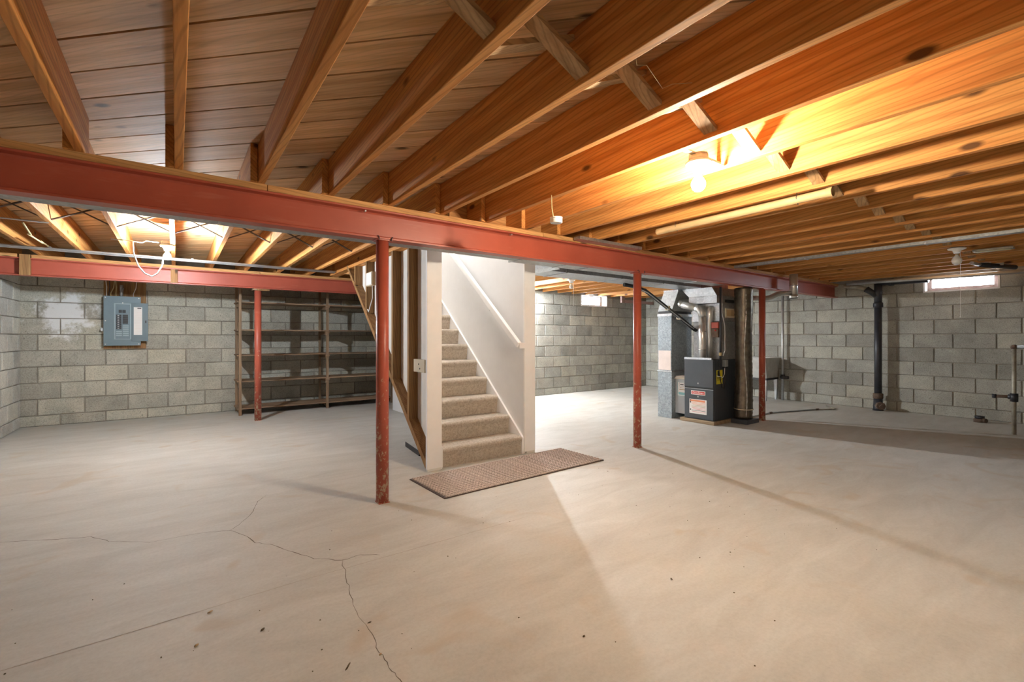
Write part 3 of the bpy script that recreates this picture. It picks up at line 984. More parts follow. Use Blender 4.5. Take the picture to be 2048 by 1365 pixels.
# flue pipes
t = thing('flue_pipe', 'shiny metal flue pipe with an elbow standing on the furnace', 'pipe', (5.90, 3.62, .88))
mb = MB(); mb.tube([(5.90, 3.62, .88), (5.90, 3.62, 1.47)], .05, 20)
obj('riser', mb, 'pipe_bright', t)
mb = MB(); mb.tube([(5.90, 3.62, 1.47), (5.90, 3.635, 1.53), (5.895, 3.67, 1.575), (5.89, 3.71, 1.595)], .0525, 20)
obj('elbow', mb, 'pipe_bright', t)
mb = MB(); mb.tube([(5.89, 3.705, 1.593), (5.862, 3.905, 1.648)], .05, 20)
obj('cross_pipe', mb, 'pipe_bright', t)
mb = MB(); mb.tube([(5.862, 3.90, 1.647), (5.862, 3.927, 1.660), (5.885, 3.938, 1.675), (5.93, 3.94, 1.685), (6.25, 3.94, 1.70)], .0505, 20)
obj('elbow', mb, 'pipe_bright', t)
for z in (1.0, 1.25, 1.468):
    obj('crimp_ring', MB().lathe([(.0515, 0), (.0525, .006), (.0515, .012)], (5.90, 3.62, z), 20), 'galv_dark', t)
t = thing('vent_pipe', 'second shorter vent pipe bending back behind the flue', 'pipe', (5.965, 3.53, .88))
mb = MB(); mb.tube([(5.957, 3.548, .876), (5.957, 3.548, 1.49), (5.957, 3.548, 1.55), (5.97, 3.548, 1.575), (5.998, 3.548, 1.58)], .038, 16)
obj('pipe', mb, 'pipe_bright', t)

# gas pipe and tubes
t = thing('gas_pipe', 'thin dark gas pipe dropping from the beam to the furnace side', 'pipe', (5.93, 3.38, .74))
mb = MB(); mb.tube([(5.93, 3.375, .74), (5.93, 3.375, 1.86)], .014, 10)
obj('pipe', mb, 'iron', t)
obj('union', MB().lathe([(.02, 0), (.022, .01), (.022, .035), (.02, .045)], (5.93, 3.375, .93), 10), 'brass', t)
mb = MB(); mb.tube([(5.965, 3.375, 1.86), (5.965, 3.375, 1.52), (6.04, 3.375, 1.34), (6.045, 3.375, 1.0), (6.00, 3.375, .93)], .008, 8)
obj('copper_line', mb, 'conduit', t)

# return air drop
t = thing('return_air_drop', 'tall pebbled grey return air duct left of the furnace', 'duct', (6.05, 4.17, 0))
obj('lower_box', MB().box(5.817, 6.30, 4.053, 4.291, .002, .678), 'pebble', t, bevel=.004)
obj('upper_box', MB().box(5.815, 6.32, 4.055, 4.289, .684, 1.52), 'pebble', t, bevel=.004)
obj('seam', MB().box(5.808, 6.31, 4.046, 4.298, .674, .690), 'galv', t, bevel=.002)
obj('top_rim', MB().box(5.809, 6.325, 4.048, 4.296, 1.49, 1.528), 'galv', t, bevel=.002)
obj('black_gasket', MB().box(5.822, 6.31, 4.06, 4.285, 1.528, 1.565), 'black', t)
mb = MB().hexa([(5.812, 4.05, 1.565), (6.32, 4.05, 1.565), (6.32, 4.292, 1.565), (5.812, 4.292, 1.565)], [(5.80, 3.935, 1.84), (6.30, 3.935, 1.84), (6.30, 4.175, 1.84), (5.80, 4.175, 1.84)])
obj('slanted_boot', mb, 'galv_dark', t)
obj('boot_collar', MB().box(5.798, 6.3, 3.935, 4.177, 1.842, 1.865), 'galv', t)
p = tag(obj('paper_sheet', MB().box(5.8115, 5.8135, 4.066, 4.276, .70, .985), 'pinkpaper'), 'pale pink paper sheet stuck to the pebbled return duct', 'paper')
t = thing('filter_box', 'light grey filter box between the return duct and the furnace', 'filter box', (6.0, 3.95, .07))
obj('box', MB().box(5.90, 6.3, 3.853, 4.050, .08, .575), 'filter', t, bevel=.004)
lbp = obj('label', MB().box(5.8975, 5.8995, 3.866, 4.010, .335, .535), 'paper', t)
obj('print', MB().box(5.8965, 5.8972, 3.880, 3.995, .350, .385), 'teal_ink', lbp)
obj('print', MB().box(5.8965, 5.8972, 3.895, 3.98, .42, .432), 'tanbit', lbp)
obj('print', MB().box(5.8965, 5.8972, 3.905, 3.975, .445, .455), 'tanbit', lbp)
for a in ((3.895, 3.985, .520, .523), (3.895, 3.985, .470, .473), (3.895, 3.898, .473, .520), (3.982, 3.985, .473, .520)):
    obj('print', MB().box(5.8965, 5.8972, *a), 'ink', lbp)
obj('print', MB().box(5.8965, 5.8972, 3.912, 3.968, .490, .503), 'ink', lbp)
for a in ((3.864, 3.868, .335, .535), (4.006, 4.010, .335, .535), (3.864, 4.01, .531, .535), (3.864, 4.01, .333, .337)):
    obj('print', MB().box(5.8965, 5.8974, *a), 'teal_ink', lbp)
t = thing('manual_stack', 'few loose booklets lying on the grey filter box', 'booklets', (5.98, 3.95, .576))
for i in range(4):
    o = obj('booklet', MB().box(5.87 + i * .006, 6.12, 3.862 + .004 * i, 4.046 - .004 * i, .577 + i * .011, .586 + i * .011), 'paper' if i % 2 else 'beige', t)
    o.rotation_euler = (0, 0, (-.08, .1, -.04, .05)[i] * .5)

# bronze insulated flex duct
FXC = 6.36
t = tag(obj('drip_tray', MB().box(6.20, 6.52, 3.15, 3.38, 0, .058), 'furn_side', bevel=.004), 'low dark tray under the bronze duct', 'tray')
t = thing('flexible_duct', 'fat bronze foil flexible duct standing beside the furnace up to the beam', 'duct', (FXC, 3.285, .06))
mb = MB()
pts, rs = [], []
nz = 64
for i in range(nz + 1):
    z = .06 + (1.86 - .06) * i / nz
    pts.append((FXC + .012 * math.sin(z * 3.1), 3.284 + .006 * math.sin(z * 2.3 + 1), z))
    rs.append(.112 + .006 * math.sin(z * 4 + .6) + (.003 if i % 2 else -.002) + random.uniform(-.003, .003))
mb.tube(pts, rs, 26)
o = obj('foil_sleeve', mb, 'flexfilm', t)
mb = MB(); mb.tube([(FXC + .121 * math.cos(a_), 3.284 + .121 * math.sin(a_), .19) for a_ in [2 * PI * k / 24 for k in range(25)]], .006, 6)
obj('strap', mb, 'beige', t)
mb = MB()
ang = -2.45
mb.tube([(FXC + .012 * math.sin(z * 3.1) + .114 * math.cos(ang + .12 * math.sin(z * 5)), 3.284 + .114 * math.sin(ang + .12 * math.sin(z * 5)), z) for z in [.09 + .043 * k for k in range(41)]], [.004 + .004 * (k % 2) for k in range(41)], 6)
obj('tape_seam', mb, 'pipe_bright', t)
mb = MB(); mb.tube([(6.84, 3.44, .0), (6.84, 3.44, 1.86)], .022, 14)
tag(obj('vent_pipe', mb, 'pipe_bright'), 'slim silver pipe just right of the bronze duct', 'pipe')

# black insulated line set slanting from the joists to the plenum
t = thing('refrigerant_line', 'black insulated line slanting down to the furnace plenum', 'pipe', (5.4, 3.8, 1.5))
mb = MB(); mb.tube([(4.55, 3.86, 1.843), (4.72, 3.84, 1.828), (4.9, 3.81, 1.785), (5.36, 3.80, 1.575), (5.70, 3.79, 1.42), (5.96, 3.80, 1.30), (6.015, 3.79, 1.278)], .024, 12)
obj('insulation', mb, 'black', t)
mb = MB(); mb.tube([(4.70, 3.80, 1.815), (4.9, 3.77, 1.755), (5.36, 3.76, 1.545), (5.70, 3.75, 1.385), (5.9, 3.75, 1.30)], .007, 8)
obj('copper_line', mb, 'conduit', t)
for x, z in ((5.36, 1.575), (5.62, 1.456)):
    obj('tie', MB().bar((x - .012, 3.80, z + .006), (x + .012, 3.80, z - .006), .056, .056), 'beige', t)

# galvanised vent tee in front of the beam near the right column
t = thing('vent_tee', 'galvanised vent pipe with a tee hanging at the right end of the beam', 'pipe', (7.32, 3.04, 1.76))
mb = MB(); mb.tube([(7.32, 3.04, 1.752), (7.32, 3.04, 2.105)], .055, 20)
obj('riser', mb, 'pipe_bright', t)
obj('joint_ring', MB().lathe([(.056, 0), (.059, .008), (.056, .016)], (7.32, 3.04, 1.93), 20), 'galv', t)
obj('cap', MB().lathe([(.057, 0), (.057, .05)], (7.32, 3.04, 1.752), 20), 'pipe_bright', t)
mb = MB(); mb.tube([(7.30, 3.06, 1.825), (7.14, 3.14, 1.822), (7.09, 3.17, 1.81), (7.01, 3.22, 1.765), (6.96, 3.25, 1.752), (6.80, 3.335, 1.75), (6.62, 3.43, 1.75)], .036, 16)
obj('branch', mb, 'pipe_bright', t)

# ------------------------------------------------------------------ laundry tub by the right wall
t = thing('laundry_tub', 'old concrete laundry tub on a dark stand behind the furnace', 'sink', (9.0, 4.5, 0))
mb = MB()
X0, X1, Y0_, Y1_ = 8.72, 9.28, 4.10, 5.0
o4 = [(X0, Y0_, .80), (X1, Y0_, .80), (X1, Y1_, .80), (X0, Y1_, .80)]
b4 = [(X0 + .11, Y0_ + .03, .42), (X1 - .02, Y0_ + .03, .42), (X1 - .02, Y1_ - .03, .42), (X0 + .11, Y1_ - .03, .42)]
i4 = [(X0 + .035, Y0_ + .035, .80), (X1 - .035, Y0_ + .035, .80), (X1 - .035, Y1_ - .035, .80), (X0 + .035, Y1_ - .035, .80)]
j4 = [(X0 + .14, Y0_ + .06, .47), (X1 - .05, Y0_ + .06, .47), (X1 - .05, Y1_ - .06, .47), (X0 + .14, Y1_ - .06, .47)]
V = [[mb.bm.verts.new(p) for p in q] for q in (b4, o4, i4, j4)]
mb.bm.faces.new(V[0][::-1]); mb.bm.faces.new(V[3])
for a, b in zip(V, V[1:]):
    for k in range(4):
        mb.bm.faces.new((a[k], a[(k + 1) % 4], b[(k + 1) % 4], b[k]))
obj('basin', mb, 'concrete_tub', t, bevel=.006)
obj('stand_frame', MB().box(8.80, 9.27, 4.12, 4.98, .385, .42), 'iron', t)
for x in (8.83, 9.24):
    for y in (4.15, 4.95):
        obj('leg', MB().hexa([(x - .015, y - .015, 0), (x + .015, y - .015, 0), (x + .015, y + .015, 0), (x - .015, y + .015, 0)], [(x - .03, y - .03, .385), (x + .03, y - .03, .385), (x + .03, y + .03, .385), (x - .03, y + .03, .385)]), 'conduit', t)

# ------------------------------------------------------------------ pipes along the right wall
t = thing('water_pipe', 'thin grey vertical pipe with a black valve beside the laundry tub', 'pipe', (9.22, 4.02, 0))
mb = MB(); mb.tube([(9.22, 4.02, 0), (9.22, 4.02, 1.98)], .022, 12)
obj('pipe', mb, 'conduit', t)
obj('valve', MB().tube([(9.22, 4.02, .40), (9.22, 4.02, .48)], [.045, .038], 12), 'iron', t)
mb = MB(); mb.tube([(9.22, 4.06, .43), (9.22, 3.92, .43)], .03, 10)
obj('valve_body', mb, 'iron', t)

t = thing('drain_stack', 'tall black cast iron drain stack in front of the block wall', 'pipe', (9.16, 2.55, 0))
sx, sy = 9.16, 2.545
mb = MB(); mb.tube([(sx, sy, .10), (sx, sy, 1.70)], .05, 20)
obj('pipe', mb, 'iron', t)
obj('hub', MB().lathe([(.05, 0), (.066, .01), (.066, .07), (.055, .085)], (sx, sy, 1.66), 20), 'iron', t)
mb = MB(); mb.tube([(sx, sy, 1.70), (sx, sy, 2.09)], .052, 20)
obj('upper_pipe', mb, 'iron', t)
mb = MB(); mb.tube([(sx, sy, 1.84), (sx - .02, sy + .10, 1.93), (sx - .03, sy + .15, 1.97)], [.05, .045, .05], 16)
obj('wye_branch', mb, 'iron', t)
obj('lower_hub', MB().lathe([(.055, 0), (.068, .01), (.068, .08), (.052, .09)], (sx, sy, .19), 20), 'rust', t)
obj('foot', MB().lathe([(.075, 0), (.066, .04), (.06, .19)], (sx, sy, 0), 20), 'iron', t)
mb = MB(); mb.tube([(sx - .02, sy - .02, .085), (sx - .10, sy - .07, .085)], .062, 8)
obj('cleanout_plug', mb, 'rust', t)
mb = MB(); mb.tube([(sx - .10, sy - .07, .085), (sx - .125, sy - .086, .085)], .03, 4)
obj('plug_nut', mb, 'rust', t)
t = thing('waste_pipe', 'pale waste pipe running under the joists from the black stack towards the window', 'pipe', (9.1, 2.2, 2.05))
mb = MB(); mb.tube([(sx - .03, sy + .15, 1.97), (sx - .04, sy + .28, 2.02), (sx - .05, sy + .45, 2.045)], .036, 14)
obj('elbow_pipe', mb, 'oldpipe', t)
mb = MB(); mb.tube([(9.08, 2.95, 2.075), (9.08, 1.9, 2.06), (9.08, 0.3, 2.05)], .026, 12)
obj('long_pipe', mb, 'conduit', t)
mb = MB(); mb.tube([(sx, sy, 2.06), (sx, sy - .30, 2.055), (sx, sy - .62, 2.05)], .045, 14)
obj('black_arm', mb, 'iron', t)
obj('collar', MB().tube([(sx, sy - .14, 2.057), (sx, sy - .20, 2.056)], .058, 14), 'iron', t)

t = thing('standpipe', 'old upright pipe with a side stub at the right edge of the floor', 'pipe', (8.2, .94, 0))
px, py = 8.2, .94
mb = MB(); mb.tube([(px, py, 0), (px, py, 1.045)], .021, 14)
obj('pipe', mb, 'oldpipe', t)
obj('elbow', MB().sphere((px, py, 1.06), .032, 2), 'rust', t)
mb = MB(); mb.tube([(px, py, 1.06), (px, py - .6, 1.075)], .02, 12)
obj('top_arm', mb, 'conduit', t)
obj('tee', MB().tube([(px, py, .40), (px, py, .50)], .036, 14), 'iron', t)
mb = MB(); mb.tube([(px, py, .455), (px, py + .05, .455)], .03, 12)
obj('tee_socket', mb, 'iron', t)
mb = MB(); mb.tube([(px, py + .04, .455), (px, py + .18, .452)], .019, 12)
obj('stub', mb, 'rust', t)
mb = MB(); mb.tube([(px, py + .15, .452), (px, py + .185, .452)], .026, 8)
obj('stub_cap', mb, 'iron', t)
t = thing('floor_drain_stub', 'low rusty drain stub sticking out of the floor by the right wall', 'drain', (9.03, 1.36, 0))
obj('socket', MB().lathe([(.062, 0), (.066, .03), (.058, .05)], (9.03, 1.36, 0), 18), 'rust', t)
obj('rim', MB().lathe([(.05, .05), (.052, .085), (.042, .086), (.042, .055)], (9.03, 1.36, 0), 18), 'iron', t)
mb = MB(); mb.tube([(9.03, 1.36, .03), (8.99, 1.29, .03)], .03, 10)
obj('side_lug', mb, 'rust', t)

t = thing('condensate_line', 'thin pale drain line lying on the floor right of the furnace', 'pipe', (7.5, 3.4, 0))
mb = MB(); mb.tube([(6.62, 3.50, .012), (6.9, 3.42, .012), (7.43, 3.42, .012), (8.43, 3.13, .012)], .011, 8)
obj('hose', mb, 'conduit', t)
mb = MB(); mb.tube([(8.43, 3.13, .012), (8.62, 2.98, .012), (8.75, 3.0, .012), (8.95, 3.2, .012)], .010, 8)
obj('hose_end', mb, 'oldpipe', t)
for x, y in ((7.43, 3.42), (8.40, 3.14)):
    obj('coupling', MB().tube([(x - .03, y, .014), (x + .03, y - .01, .014)], .015, 8), 'rust', t)

# flat duct under the joists on the right
t = thing('air_duct', 'flat galvanised duct under the joists at upper right', 'duct', (5.92, 1.2, 2.04))
ys = [-.8, .2, 1.25, 2.3, 3.13]
for a, b in zip(ys, ys[1:]):
    obj('section', MB().box(5.82, 5.90, a + .001, b - .001, 2.078, JB - .001), 'galv_dark', t)
for y in ys[1:-1]:
    obj('seam', MB().box(5.817, 5.903, y - .007, y + .007, 2.074, 2.09), 'galv', t)
t = tag(obj('duct_end', MB().box(2.98, 3.86, 3.04, 3.12, JB - .03, JB - .002).box(3.05, 3.85, 3.12, 3.15, JB - .03, JB - .026), 'galv'), 'narrow galvanised strip tucked above the main beam', 'sheet metal')

# ------------------------------------------------------------------ lamps
def bulb_lamp(x, y, label, bulb, z=JB, chain=None, gs=1.0):
    t = thing('bulb_lamp', label, 'lamp', (x, y, z - .2), 'bare bulbs on porcelain holders')
    obj('outlet_box', MB().tube([(x, y, z - .008), (x, y, z + .03)], .05, 8), 'galv_dark', t)
    hs_ = 1 + (gs - 1) * .5
    obj('holder', MB().lathe([(.024, -.062), (.03, -.05), (.034, -.034), (.058 * hs_, -.022), (.062 * hs_, -.012), (.058 * hs_, -.008)], (x, y, z), 28), 'porcelain', t)
    obj('screw_shell', MB().lathe([(.013, -.078), (.0135, -.064)], (x, y, z), 16), 'brass', t)
    obj('glass', MB().lathe([((q if q < .0135 else .0135 + (q - .0135) * (1 + (gs - 1) * 1.7)), -.078 + (h_ + .078) * gs) for q, h_ in ((.004, -.153), (.016, -.150), (.026, -.140), (.0305, -.125), (.030, -.112), (.024, -.098), (.016, -.086), (.0135, -.078))], (x, y, z), 20), bulb, t)
    if chain:
        mb = MB(); mb.tube([(x + .03, y - .02, z - .045), (x + .031, y - .021, z - .10), (x + .031, y - .021, z - chain)], .0018, 6)
        obj('pull_chain', mb, 'cord', t)
        obj('pull_knob', MB().sphere((x + .031, y - .021, z - chain), .006, 2), 'cord', t)
    return t
t = bulb_lamp(2.22, 1.385, 'lit warm bulb glaring between the right hand joists', 'bulb_warm', gs=1.15)
obj('hanger_bar', MB().box(2.052, 2.418, 1.372, 1.398, JB + .022, JB + .03), 'galv_dark', t)
obj('hanger_strip', MB().box(2.27, 2.40, 1.34, 1.36, JB - .004, JB + .0), 'galv_dark', t)
t = bulb_lamp(-.075, 5.76, 'lit white bulb glaring under the joists near the electrical panel', 'bulb_cool')
mb = MB(); mb.tube([(-.34, 5.72, JB - .01), (-.335, 5.72, 1.99), (-.30, 5.72, 1.87), (-.25, 5.72, 1.80), (-.195, 5.72, 1.775), (-.15, 5.73, 1.81), (-.115, 5.74, 1.90), (-.105, 5.75, 2.0)], .006, 8)
obj('looped_cord', mb, 'cord', t)
mb = MB(); mb.tube([(-.50, 5.73, JB - .004), (-.34, 5.72, JB - .006), (-.27, 5.72, JB - .012), (-.24, 5.73, JB + .012), (-.13, 5.75, JB + .01)], .005, 8)
obj('feed_cable', mb, 'cord', t)
bulb_lamp(6.52, 1.15, 'unlit bulb with a long pull chain in front of the wide window', 'bulb_off', chain=.72, gs=1.4)
bulb_lamp(5.10, 5.40, 'small distant unlit bulb hanging beyond the trunk duct', 'bulb_off', chain=.42)
t = bulb_lamp(5.02, 7.02, 'lit bulb behind the staircase, hidden from view', 'bulb_back', z=JB + .13)
obj('hanger_bar', MB().box(4.845, 5.205, 7.00, 7.04, JB + .13, JB + .138), 'galv_dark', t)

# pale strip fixture near the wide window
t = thing('strip_light', 'short pale strip light fixture under the joists above the wide window', 'lamp', (6.9, .85, 2.06))
obj('housing', MB().box(6.83, 6.95, .79, 1.085, 2.085, JB - .001), 'oldpipe', t, bevel=.003)
obj('grille', MB().box(6.85, 6.93, .81, 1.065, 2.079, 2.0845), 'cable_y', t)

t = thing('old_pipe', 'dark pipe end with a silver coupling under the joists above the wide window', 'pipe', (8.2, 1.1, 2.04))
mb = MB(); mb.tube([(8.02, 1.20, 2.075), (8.35, 1.08, 2.075), (8.62, .98, 2.07)], .03, 12)
obj('pipe', mb, 'iron', t)
mb = MB(); mb.tube([(7.80, 1.245, 2.082), (8.0, 1.207, 2.076)], .02, 12)
obj('coupling', mb, 'pipe_bright', t)
obj('strap', MB().box(8.3, 8.32, 1.04, 1.13, 2.08, JB), 'galv', t)

# hanging white disc
t = thing('smoke_alarm', 'round white plastic alarm dangling on a short cord below a joist', 'alarm', (2.0, 2.26, 1.92))
obj('body', MB().lathe([(.036, 0), (.040, .004), (.040, .024), (.037, .028)], (2.0, 2.26, 1.922), 28), 'porcelain', t)
obj('base_ring', MB().lathe([(.041, .028), (.041, .036)], (2.0, 2.26, 1.922), 28), 'white', t)
mb = MB(); mb.tube([(1.985, 2.27, 1.957), (1.98, 2.28, 2.02), (1.985, 2.29, JB)], .003, 6)
obj('cord', mb, 'cable_y', t)

# tan tube
ta, tb = Vector((3.275, 2.42, 2.066)), Vector((3.245, 1.13, 2.07))
mb = MB(); mb.tube([ta, tb], .026, 16, caps=False)
mb.tube([ta, tb], .021, 16, caps=False)
t = thing('storage_tube', 'long tan tube hung along the underside of a joist', 'tube', (3.26, 1.8, 2.04))
obj('tube', mb, 'cardboard', t)
obj('end_ring', MB().tube([tb + Vector((.0005, .028, 0)), tb - Vector((0, .004, 0))], .029, 16, caps=False), 'cardboard', t)
for f_ in (.15, .85):
    p_ = ta.lerp(tb, f_)
    mb = MB(); mb.tube([(p_.x + .018, p_.y, JB), (p_.x + .030, p_.y, 2.075), (p_.x, p_.y, 2.036), (p_.x - .030, p_.y, 2.075), (p_.x - .018, p_.y, JB)], .002, 6)
    obj('wire_hanger', mb, 'iron', t)

# conduits below the rear joists
for n_, (y, z, lab) in enumerate(((6.62, 2.092, 'front'), (6.68, 2.086, 'rear'))):
    t = thing('conduit', '%s of the two parallel steel conduits strapped under the left joists' % lab, 'conduit', (.1, y, z), 'steel conduits under the left joists')
    mb = MB(); mb.tube([(XL, y, z), (1.79, y, z)], .011, 10)
    obj('pipe', mb, 'conduit', t)
    for x in (-1.05, .15, 1.2):
        obj('strap', MB().box(x - .01, x + .01, y - .014, y + .014, z + .008, JB), 'galv', t)
mb = MB(); mb.tube([(XL, 5.19, 2.100), (-.83, 5.18, 2.098)], .005, 8)
tag(obj('rod', mb, 'conduit'), 'thin steel rod under the joists at the far left', 'rod')
mb = MB(); mb.tube([(-1.03, 5.46, 2.13), (-1.01, 5.62, 2.06), (-1.06, 5.8, 2.09), (-1.0, 6.0, 2.05), (-1.05, 6.2, 2.10), (-1.06, 6.6, 2.11)], .007, 8)
tag(obj('cable', mb, 'cable_y'), 'loose yellowed cable drooping under the joists at the far left', 'cable')
mb = MB(); mb.tube([(1.27, 1.03, 2.17), (1.33, 1.07, 2.15), (1.36, 1.05, 2.15), (1.52, 1.10, 2.14), (1.54, 1.07, 2.15), (1.61, 1.03, 2.16)], .0012, 6)
tag(obj('wire', mb, 'cable_y'), 'thin crooked wire dangling between the joists near the lit warm bulb', 'wire')

# ------------------------------------------------------------------ windows
# wide window in the right wall
wn = struct(thing('window_1', 'wide low basement window high on the right wall', 'window', (XR + .12, 1.61, W1[2])))
y0, y1, z0, z1 = W1
obj('jamb', MB().box(XR - .014, XR + T, y0, y0 + .022, z0, z1), 'white', wn)
obj('jamb', MB().box(XR - .014, XR + T, y1 - .022, y1, z0, z1), 'white', wn)
obj('sill', MB().box(XR - .014, XR + T, y0 + .022, y1 - .022, z0, z0 + .024), 'white', wn)
fx = XR + .12
for a in ((y0 + .022, y0 + .075, z0 + .025, z1), (y1 - .075, y1 - .022, z0 + .025, z1), (y0 + .076, y1 - .076, z0 + .025, z0 + .075), (y0 + .076, y1 - .076, z1 - .02, z1)):
    obj('frame', MB().box(fx, fx + .04, *a), 'winframe', wn)
obj('pane', MB().box(fx + .018, fx + .022, y0 + .076, y1 - .076, z0 + .076, z1 - .021), 'glass', wn)
wn = struct(thing('window_2', 'small glaring basement window high on the far block wall', 'window', (7.5, YBR + .12, W2[2])))
x0, x1, z0, z1 = W2
obj('jamb', MB().box(x0, x0 + .022, YBR - .014, YBR + T, z0, z1), 'white', wn)
obj('jamb', MB().box(x1 - .022, x1, YBR - .014, YBR + T, z0, z1), 'white', wn)
obj('sill', MB().box(x0 + .022, x1 - .022, YBR - .014, YBR + T, z0, z0 + .024), 'white', wn)
fy = YBR + .14
for a in ((x0 + .022, x0 + .05), (x1 - .07, x1 - .022)):
    obj('frame', MB().box(a[0], a[1], fy, fy + .04, z0 + .025, z1), 'winframe', wn)
obj('frame', MB().box(x0 + .051, x1 - .071, fy, fy + .04, z0 + .025, z0 + .055), 'conduit', wn)
obj('frame', MB().box(x0 + .051, x1 - .071, fy, fy + .04, z1 - .015, z1), 'winframe', wn)
obj('pane', MB().box(x0 + .051, x1 - .071, fy + .018, fy + .022, z0 + .056, z1 - .016), 'glass', wn)
# pinkish timber frame hanging near the far corner
t = thing('timber_hanger', 'pinkish timber frame hung under the joists by the far window', 'frame', (8.9, 7.0, 1.98))
obj('upright', MB().box(8.15, 8.25, 6.98, 7.02, 1.97, JB - .001), 'pink_wood', t)
obj('rail', MB().box(8.255, XR - .02, 6.98, 7.02, 1.97, 2.035), 'pink_wood', t)

# ------------------------------------------------------------------ electrical panel
t = obj('backing_board', MB().box(-.825, -.36, YB - .05, YB - .0125, 1.02, 1.99), 'stud')
tag(t, 'brown plywood board behind the electrical panel', 'board')
PY = YB - .05
t = thing('electrical_panel', 'open blue grey breaker panel on the pale block wall', 'electrical panel', (-.6, PY, 1.06))
obj('box', MB().box(-.808, -.425, PY - .085, PY - .0005, 1.075, 1.745), 'panel', t, bevel=.003)
cv = obj('cover', MB().box(-.818, -.415, PY - .098, PY - .0855, 1.063, 1.757), 'panel_lt', t, bevel=.003)
cy = PY - .098
mb = MB()
for a in ((-.695, -.530, 1.645, 1.657), (-.695, -.530, 1.150, 1.160), (-.705, -.692, 1.15, 1.657), (-.533, -.522, 1.15, 1.657)):
    mb.box(a[0], a[1], cy - .012, cy - .0005, a[2], a[3])
obj('door_rim', mb, 'rim', cv)
obj('breaker', MB().box(-.655, -.622, cy - .016, cy - .0005, 1.523, 1.565), 'black', cv)
obj('breaker', MB().box(-.615, -.580, cy - .016, cy - .0005, 1.523, 1.565), 'black', cv)
for i in range(8):
    z = 1.475 - i * .0255
    obj('breaker', MB().box(-.682, -.626, cy - .014, cy - .0005, z, z + .023), 'black', cv)
    if i < 5:
        obj('breaker', MB().box(-.612, -.556, cy - .014, cy - .0005, z, z + .023), 'black', cv)
    obj('toggle', MB().box(-.668, -.650, cy - .022, cy - .0145, z + .007, z + .016), 'conduit', cv)
for i in range(6):
    z = 1.332 - i * .027
    obj('blank', MB().box(-.612, -.548, cy - .006, cy - .0005, z, z + .019), 'rim', cv)
for i in range(3):
    z = 1.252 - i * .027
    obj('blank', MB().box(-.684, -.622, cy - .006, cy - .0005, z, z + .019), 'rim', cv)
for x, z in ((-.797, 1.735), (-.797, 1.41), (-.797, 1.085), (-.436, 1.735), (-.436, 1.085), (-.613, 1.665)):
    obj('screw', MB().tube([(x, cy - .005, z), (x, cy - .0004, z)], .007, 10), 'pipe_bright', cv)
dr = obj('door', MB().box(-.515, -.333, cy - .014, cy - .006, 1.125, 1.668), 'panel', t, bevel=.002)
obj('directory', MB().box(-.492, -.398, cy - .0155, cy - .0142, 1.215, 1.61), 'paper', dr)
for i in range(16):
    z = 1.235 + i * .023
    obj('print', MB().box(-.487, -.404, cy - .0162, cy - .0156, z, z + .003), 'pinkpaper', dr)
obj('print', MB().box(-.452, -.408, cy - .0162, cy - .0156, 1.588, 1.60), 'ink', dr)
obj('latch', MB().box(-.366, -.350, cy - .021, cy - .0142, 1.385, 1.42), 'black', dr)
t = thing('lock_tab', 'small metal tab on the left side of the breaker panel', 'bracket', (-.84, PY - .04, 1.27))
obj('tab', MB().box(-.85, -.819, PY - .06, PY - .01, 1.27, 1.31), 'galv', t)
# cables rising from the panel
for i, (x, xb, m, r, lab) in enumerate(((-.79, -.80, 'cord', .005, 'leftmost white cable rising from the breaker panel'), (-.765, -.76, 'iron', .005, 'thin dark cable rising from the left of the breaker panel'), (-.745, -.70, 'cable_y', .006, 'yellowed cable slanting up from the breaker panel'), (-.69, -.695, 'cable_y', .006, 'yellowed cable rising straight from the breaker panel'), (-.63, -.63, 'conduit', .02, 'short grey conduit on top of the breaker panel'), (-.50, -.46, 'cord', .004, 'thin white wire curving up from the right of the breaker panel'))):
    mb = MB()
    top = 2.0 if r < .015 else 1.84
    mb.tube([(x, PY - .04, 1.745), (x, PY - .045, 1.80), ((x + xb) / 2 + .008, PY - .05, 1.88), (xb, PY - .05, top), (xb, PY - .05, top + .08)], r, 8)
    tag(obj('cable', mb, m), lab, 'cable', 'cables above the panel')

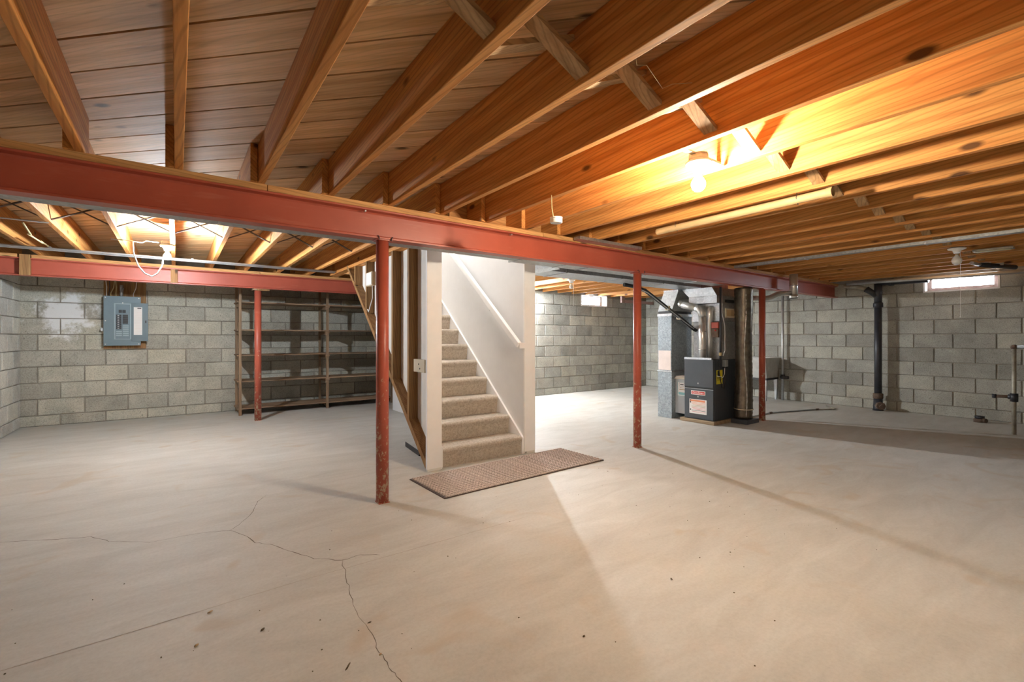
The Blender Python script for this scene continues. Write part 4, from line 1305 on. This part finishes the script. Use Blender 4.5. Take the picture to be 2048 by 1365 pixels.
# ------------------------------------------------------------------ wooden shelving
t = thing('shelving_unit', 'tall rough timber shelving with five boards against the block wall', 'shelves', (2.0, 8.3, 0))
SHZ = (.085, .498, .897, 1.283, 1.705)
YS0, YS1 = 8.02, 8.55
px_ = (.755, 2.015, 3.13)
for x in px_:
    obj('post', MB().box(x, x + .038, YS0, YS0 + .02, 0, JB - .001 if x > .8 else 2.0), 'postwood', t)
    obj('post', MB().box(x, x + .038, YS1 - .02, YS1, 0, 2.0), 'postwood', t)
    for z in SHZ:
        obj('cleat', MB().box(x + .009, x + .029, YS0 + .02, YS1 - .02, z - .055, z - .001), 'shelfwood', t)
for z in SHZ:
    for a, b in ((.735, 2.03), (2.032, 3.17)):
        dzv = random.uniform(-.004, .004)
        obj('shelf', MB().box(a, b, YS0 + .022, 8.27, z, z + .019), 'shelfwood', t, bevel=.002)
        obj('shelf', MB().box(a, b, 8.278, YS1 - .022, z, z + .019), 'shelfwood', t, bevel=.002)
for z in SHZ[1:]:
    obj('bracket', MB().prism([(2.0, z - .075), (2.07, z - .02), (2.07, z - .001), (2.0, z - .001)], 1, YS0 - .012, YS0 - .001), 'shelfwood', t)

# ------------------------------------------------------------------ crumbs on the floor
def crumb(x, y, l, wd, h, rot, m, label, name='debris'):
    mb = MB()
    mb.sphere((0, 0, h / 2), 1, 1, (l / 2, wd / 2, h / 2))
    for v in mb.bm.verts:
        v.co += Vector((random.uniform(-.15, .15) * l, random.uniform(-.15, .15) * wd, random.uniform(0, .1) * h))
    lo_ = min(v.co.z for v in mb.bm.verts)
    for v in mb.bm.verts:
        v.co.z -= lo_
    o = obj(name, mb, m)
    o.rotation_euler = (0, 0, rot)
    o.location = (x, y, .0003)
    tag(o, label, 'debris', 'crumbs on the floor')
crumb(.494, 1.674, .038, .006, .005, .9, 'leaf', 'dark splinter on the foreground floor, left of centre', 'splinter')
crumb(.279, 2.084, .022, .012, .008, .6, 'leaf', 'dark bark crumb on the floor, left foreground')
crumb(.061, 2.127, .020, .011, .008, .7, 'tanbit', 'brown crumb on the floor at lower left')
crumb(.115, 2.353, .024, .010, .006, .5, 'tanbit', 'tan chip lying by the straight floor seam', 'chip')
crumb(1.293, 1.297, .012, .010, .008, .2, 'leaf', 'black crumb on the floor, bottom centre')
crumb(1.943, 1.355, .014, .009, .007, 1.0, 'leaf', 'black crumb on the floor, right of centre')
crumb(.61, 1.667, .012, .008, .006, .3, 'tanbit', 'tiny tan crumb beside the lower crack')
crumb(.642, 1.88, .016, .006, .005, .1, 'leaf', 'small dark crumb beside the lower crack')
mb = MB()
for i in range(80):
    x, y = random.uniform(-.8, 3.5), random.uniform(.8, 3.0)
    s = random.uniform(.0010, .0026)
    mb.box(x - s, x + s * random.uniform(.6, 1.6), y - s, y + s, .0002, .0002 + s)
o = obj('grit', mb, 'leaf')
o['kind'] = 'stuff'
tag(o, 'fine dark grit scattered over the foreground floor', 'grit')
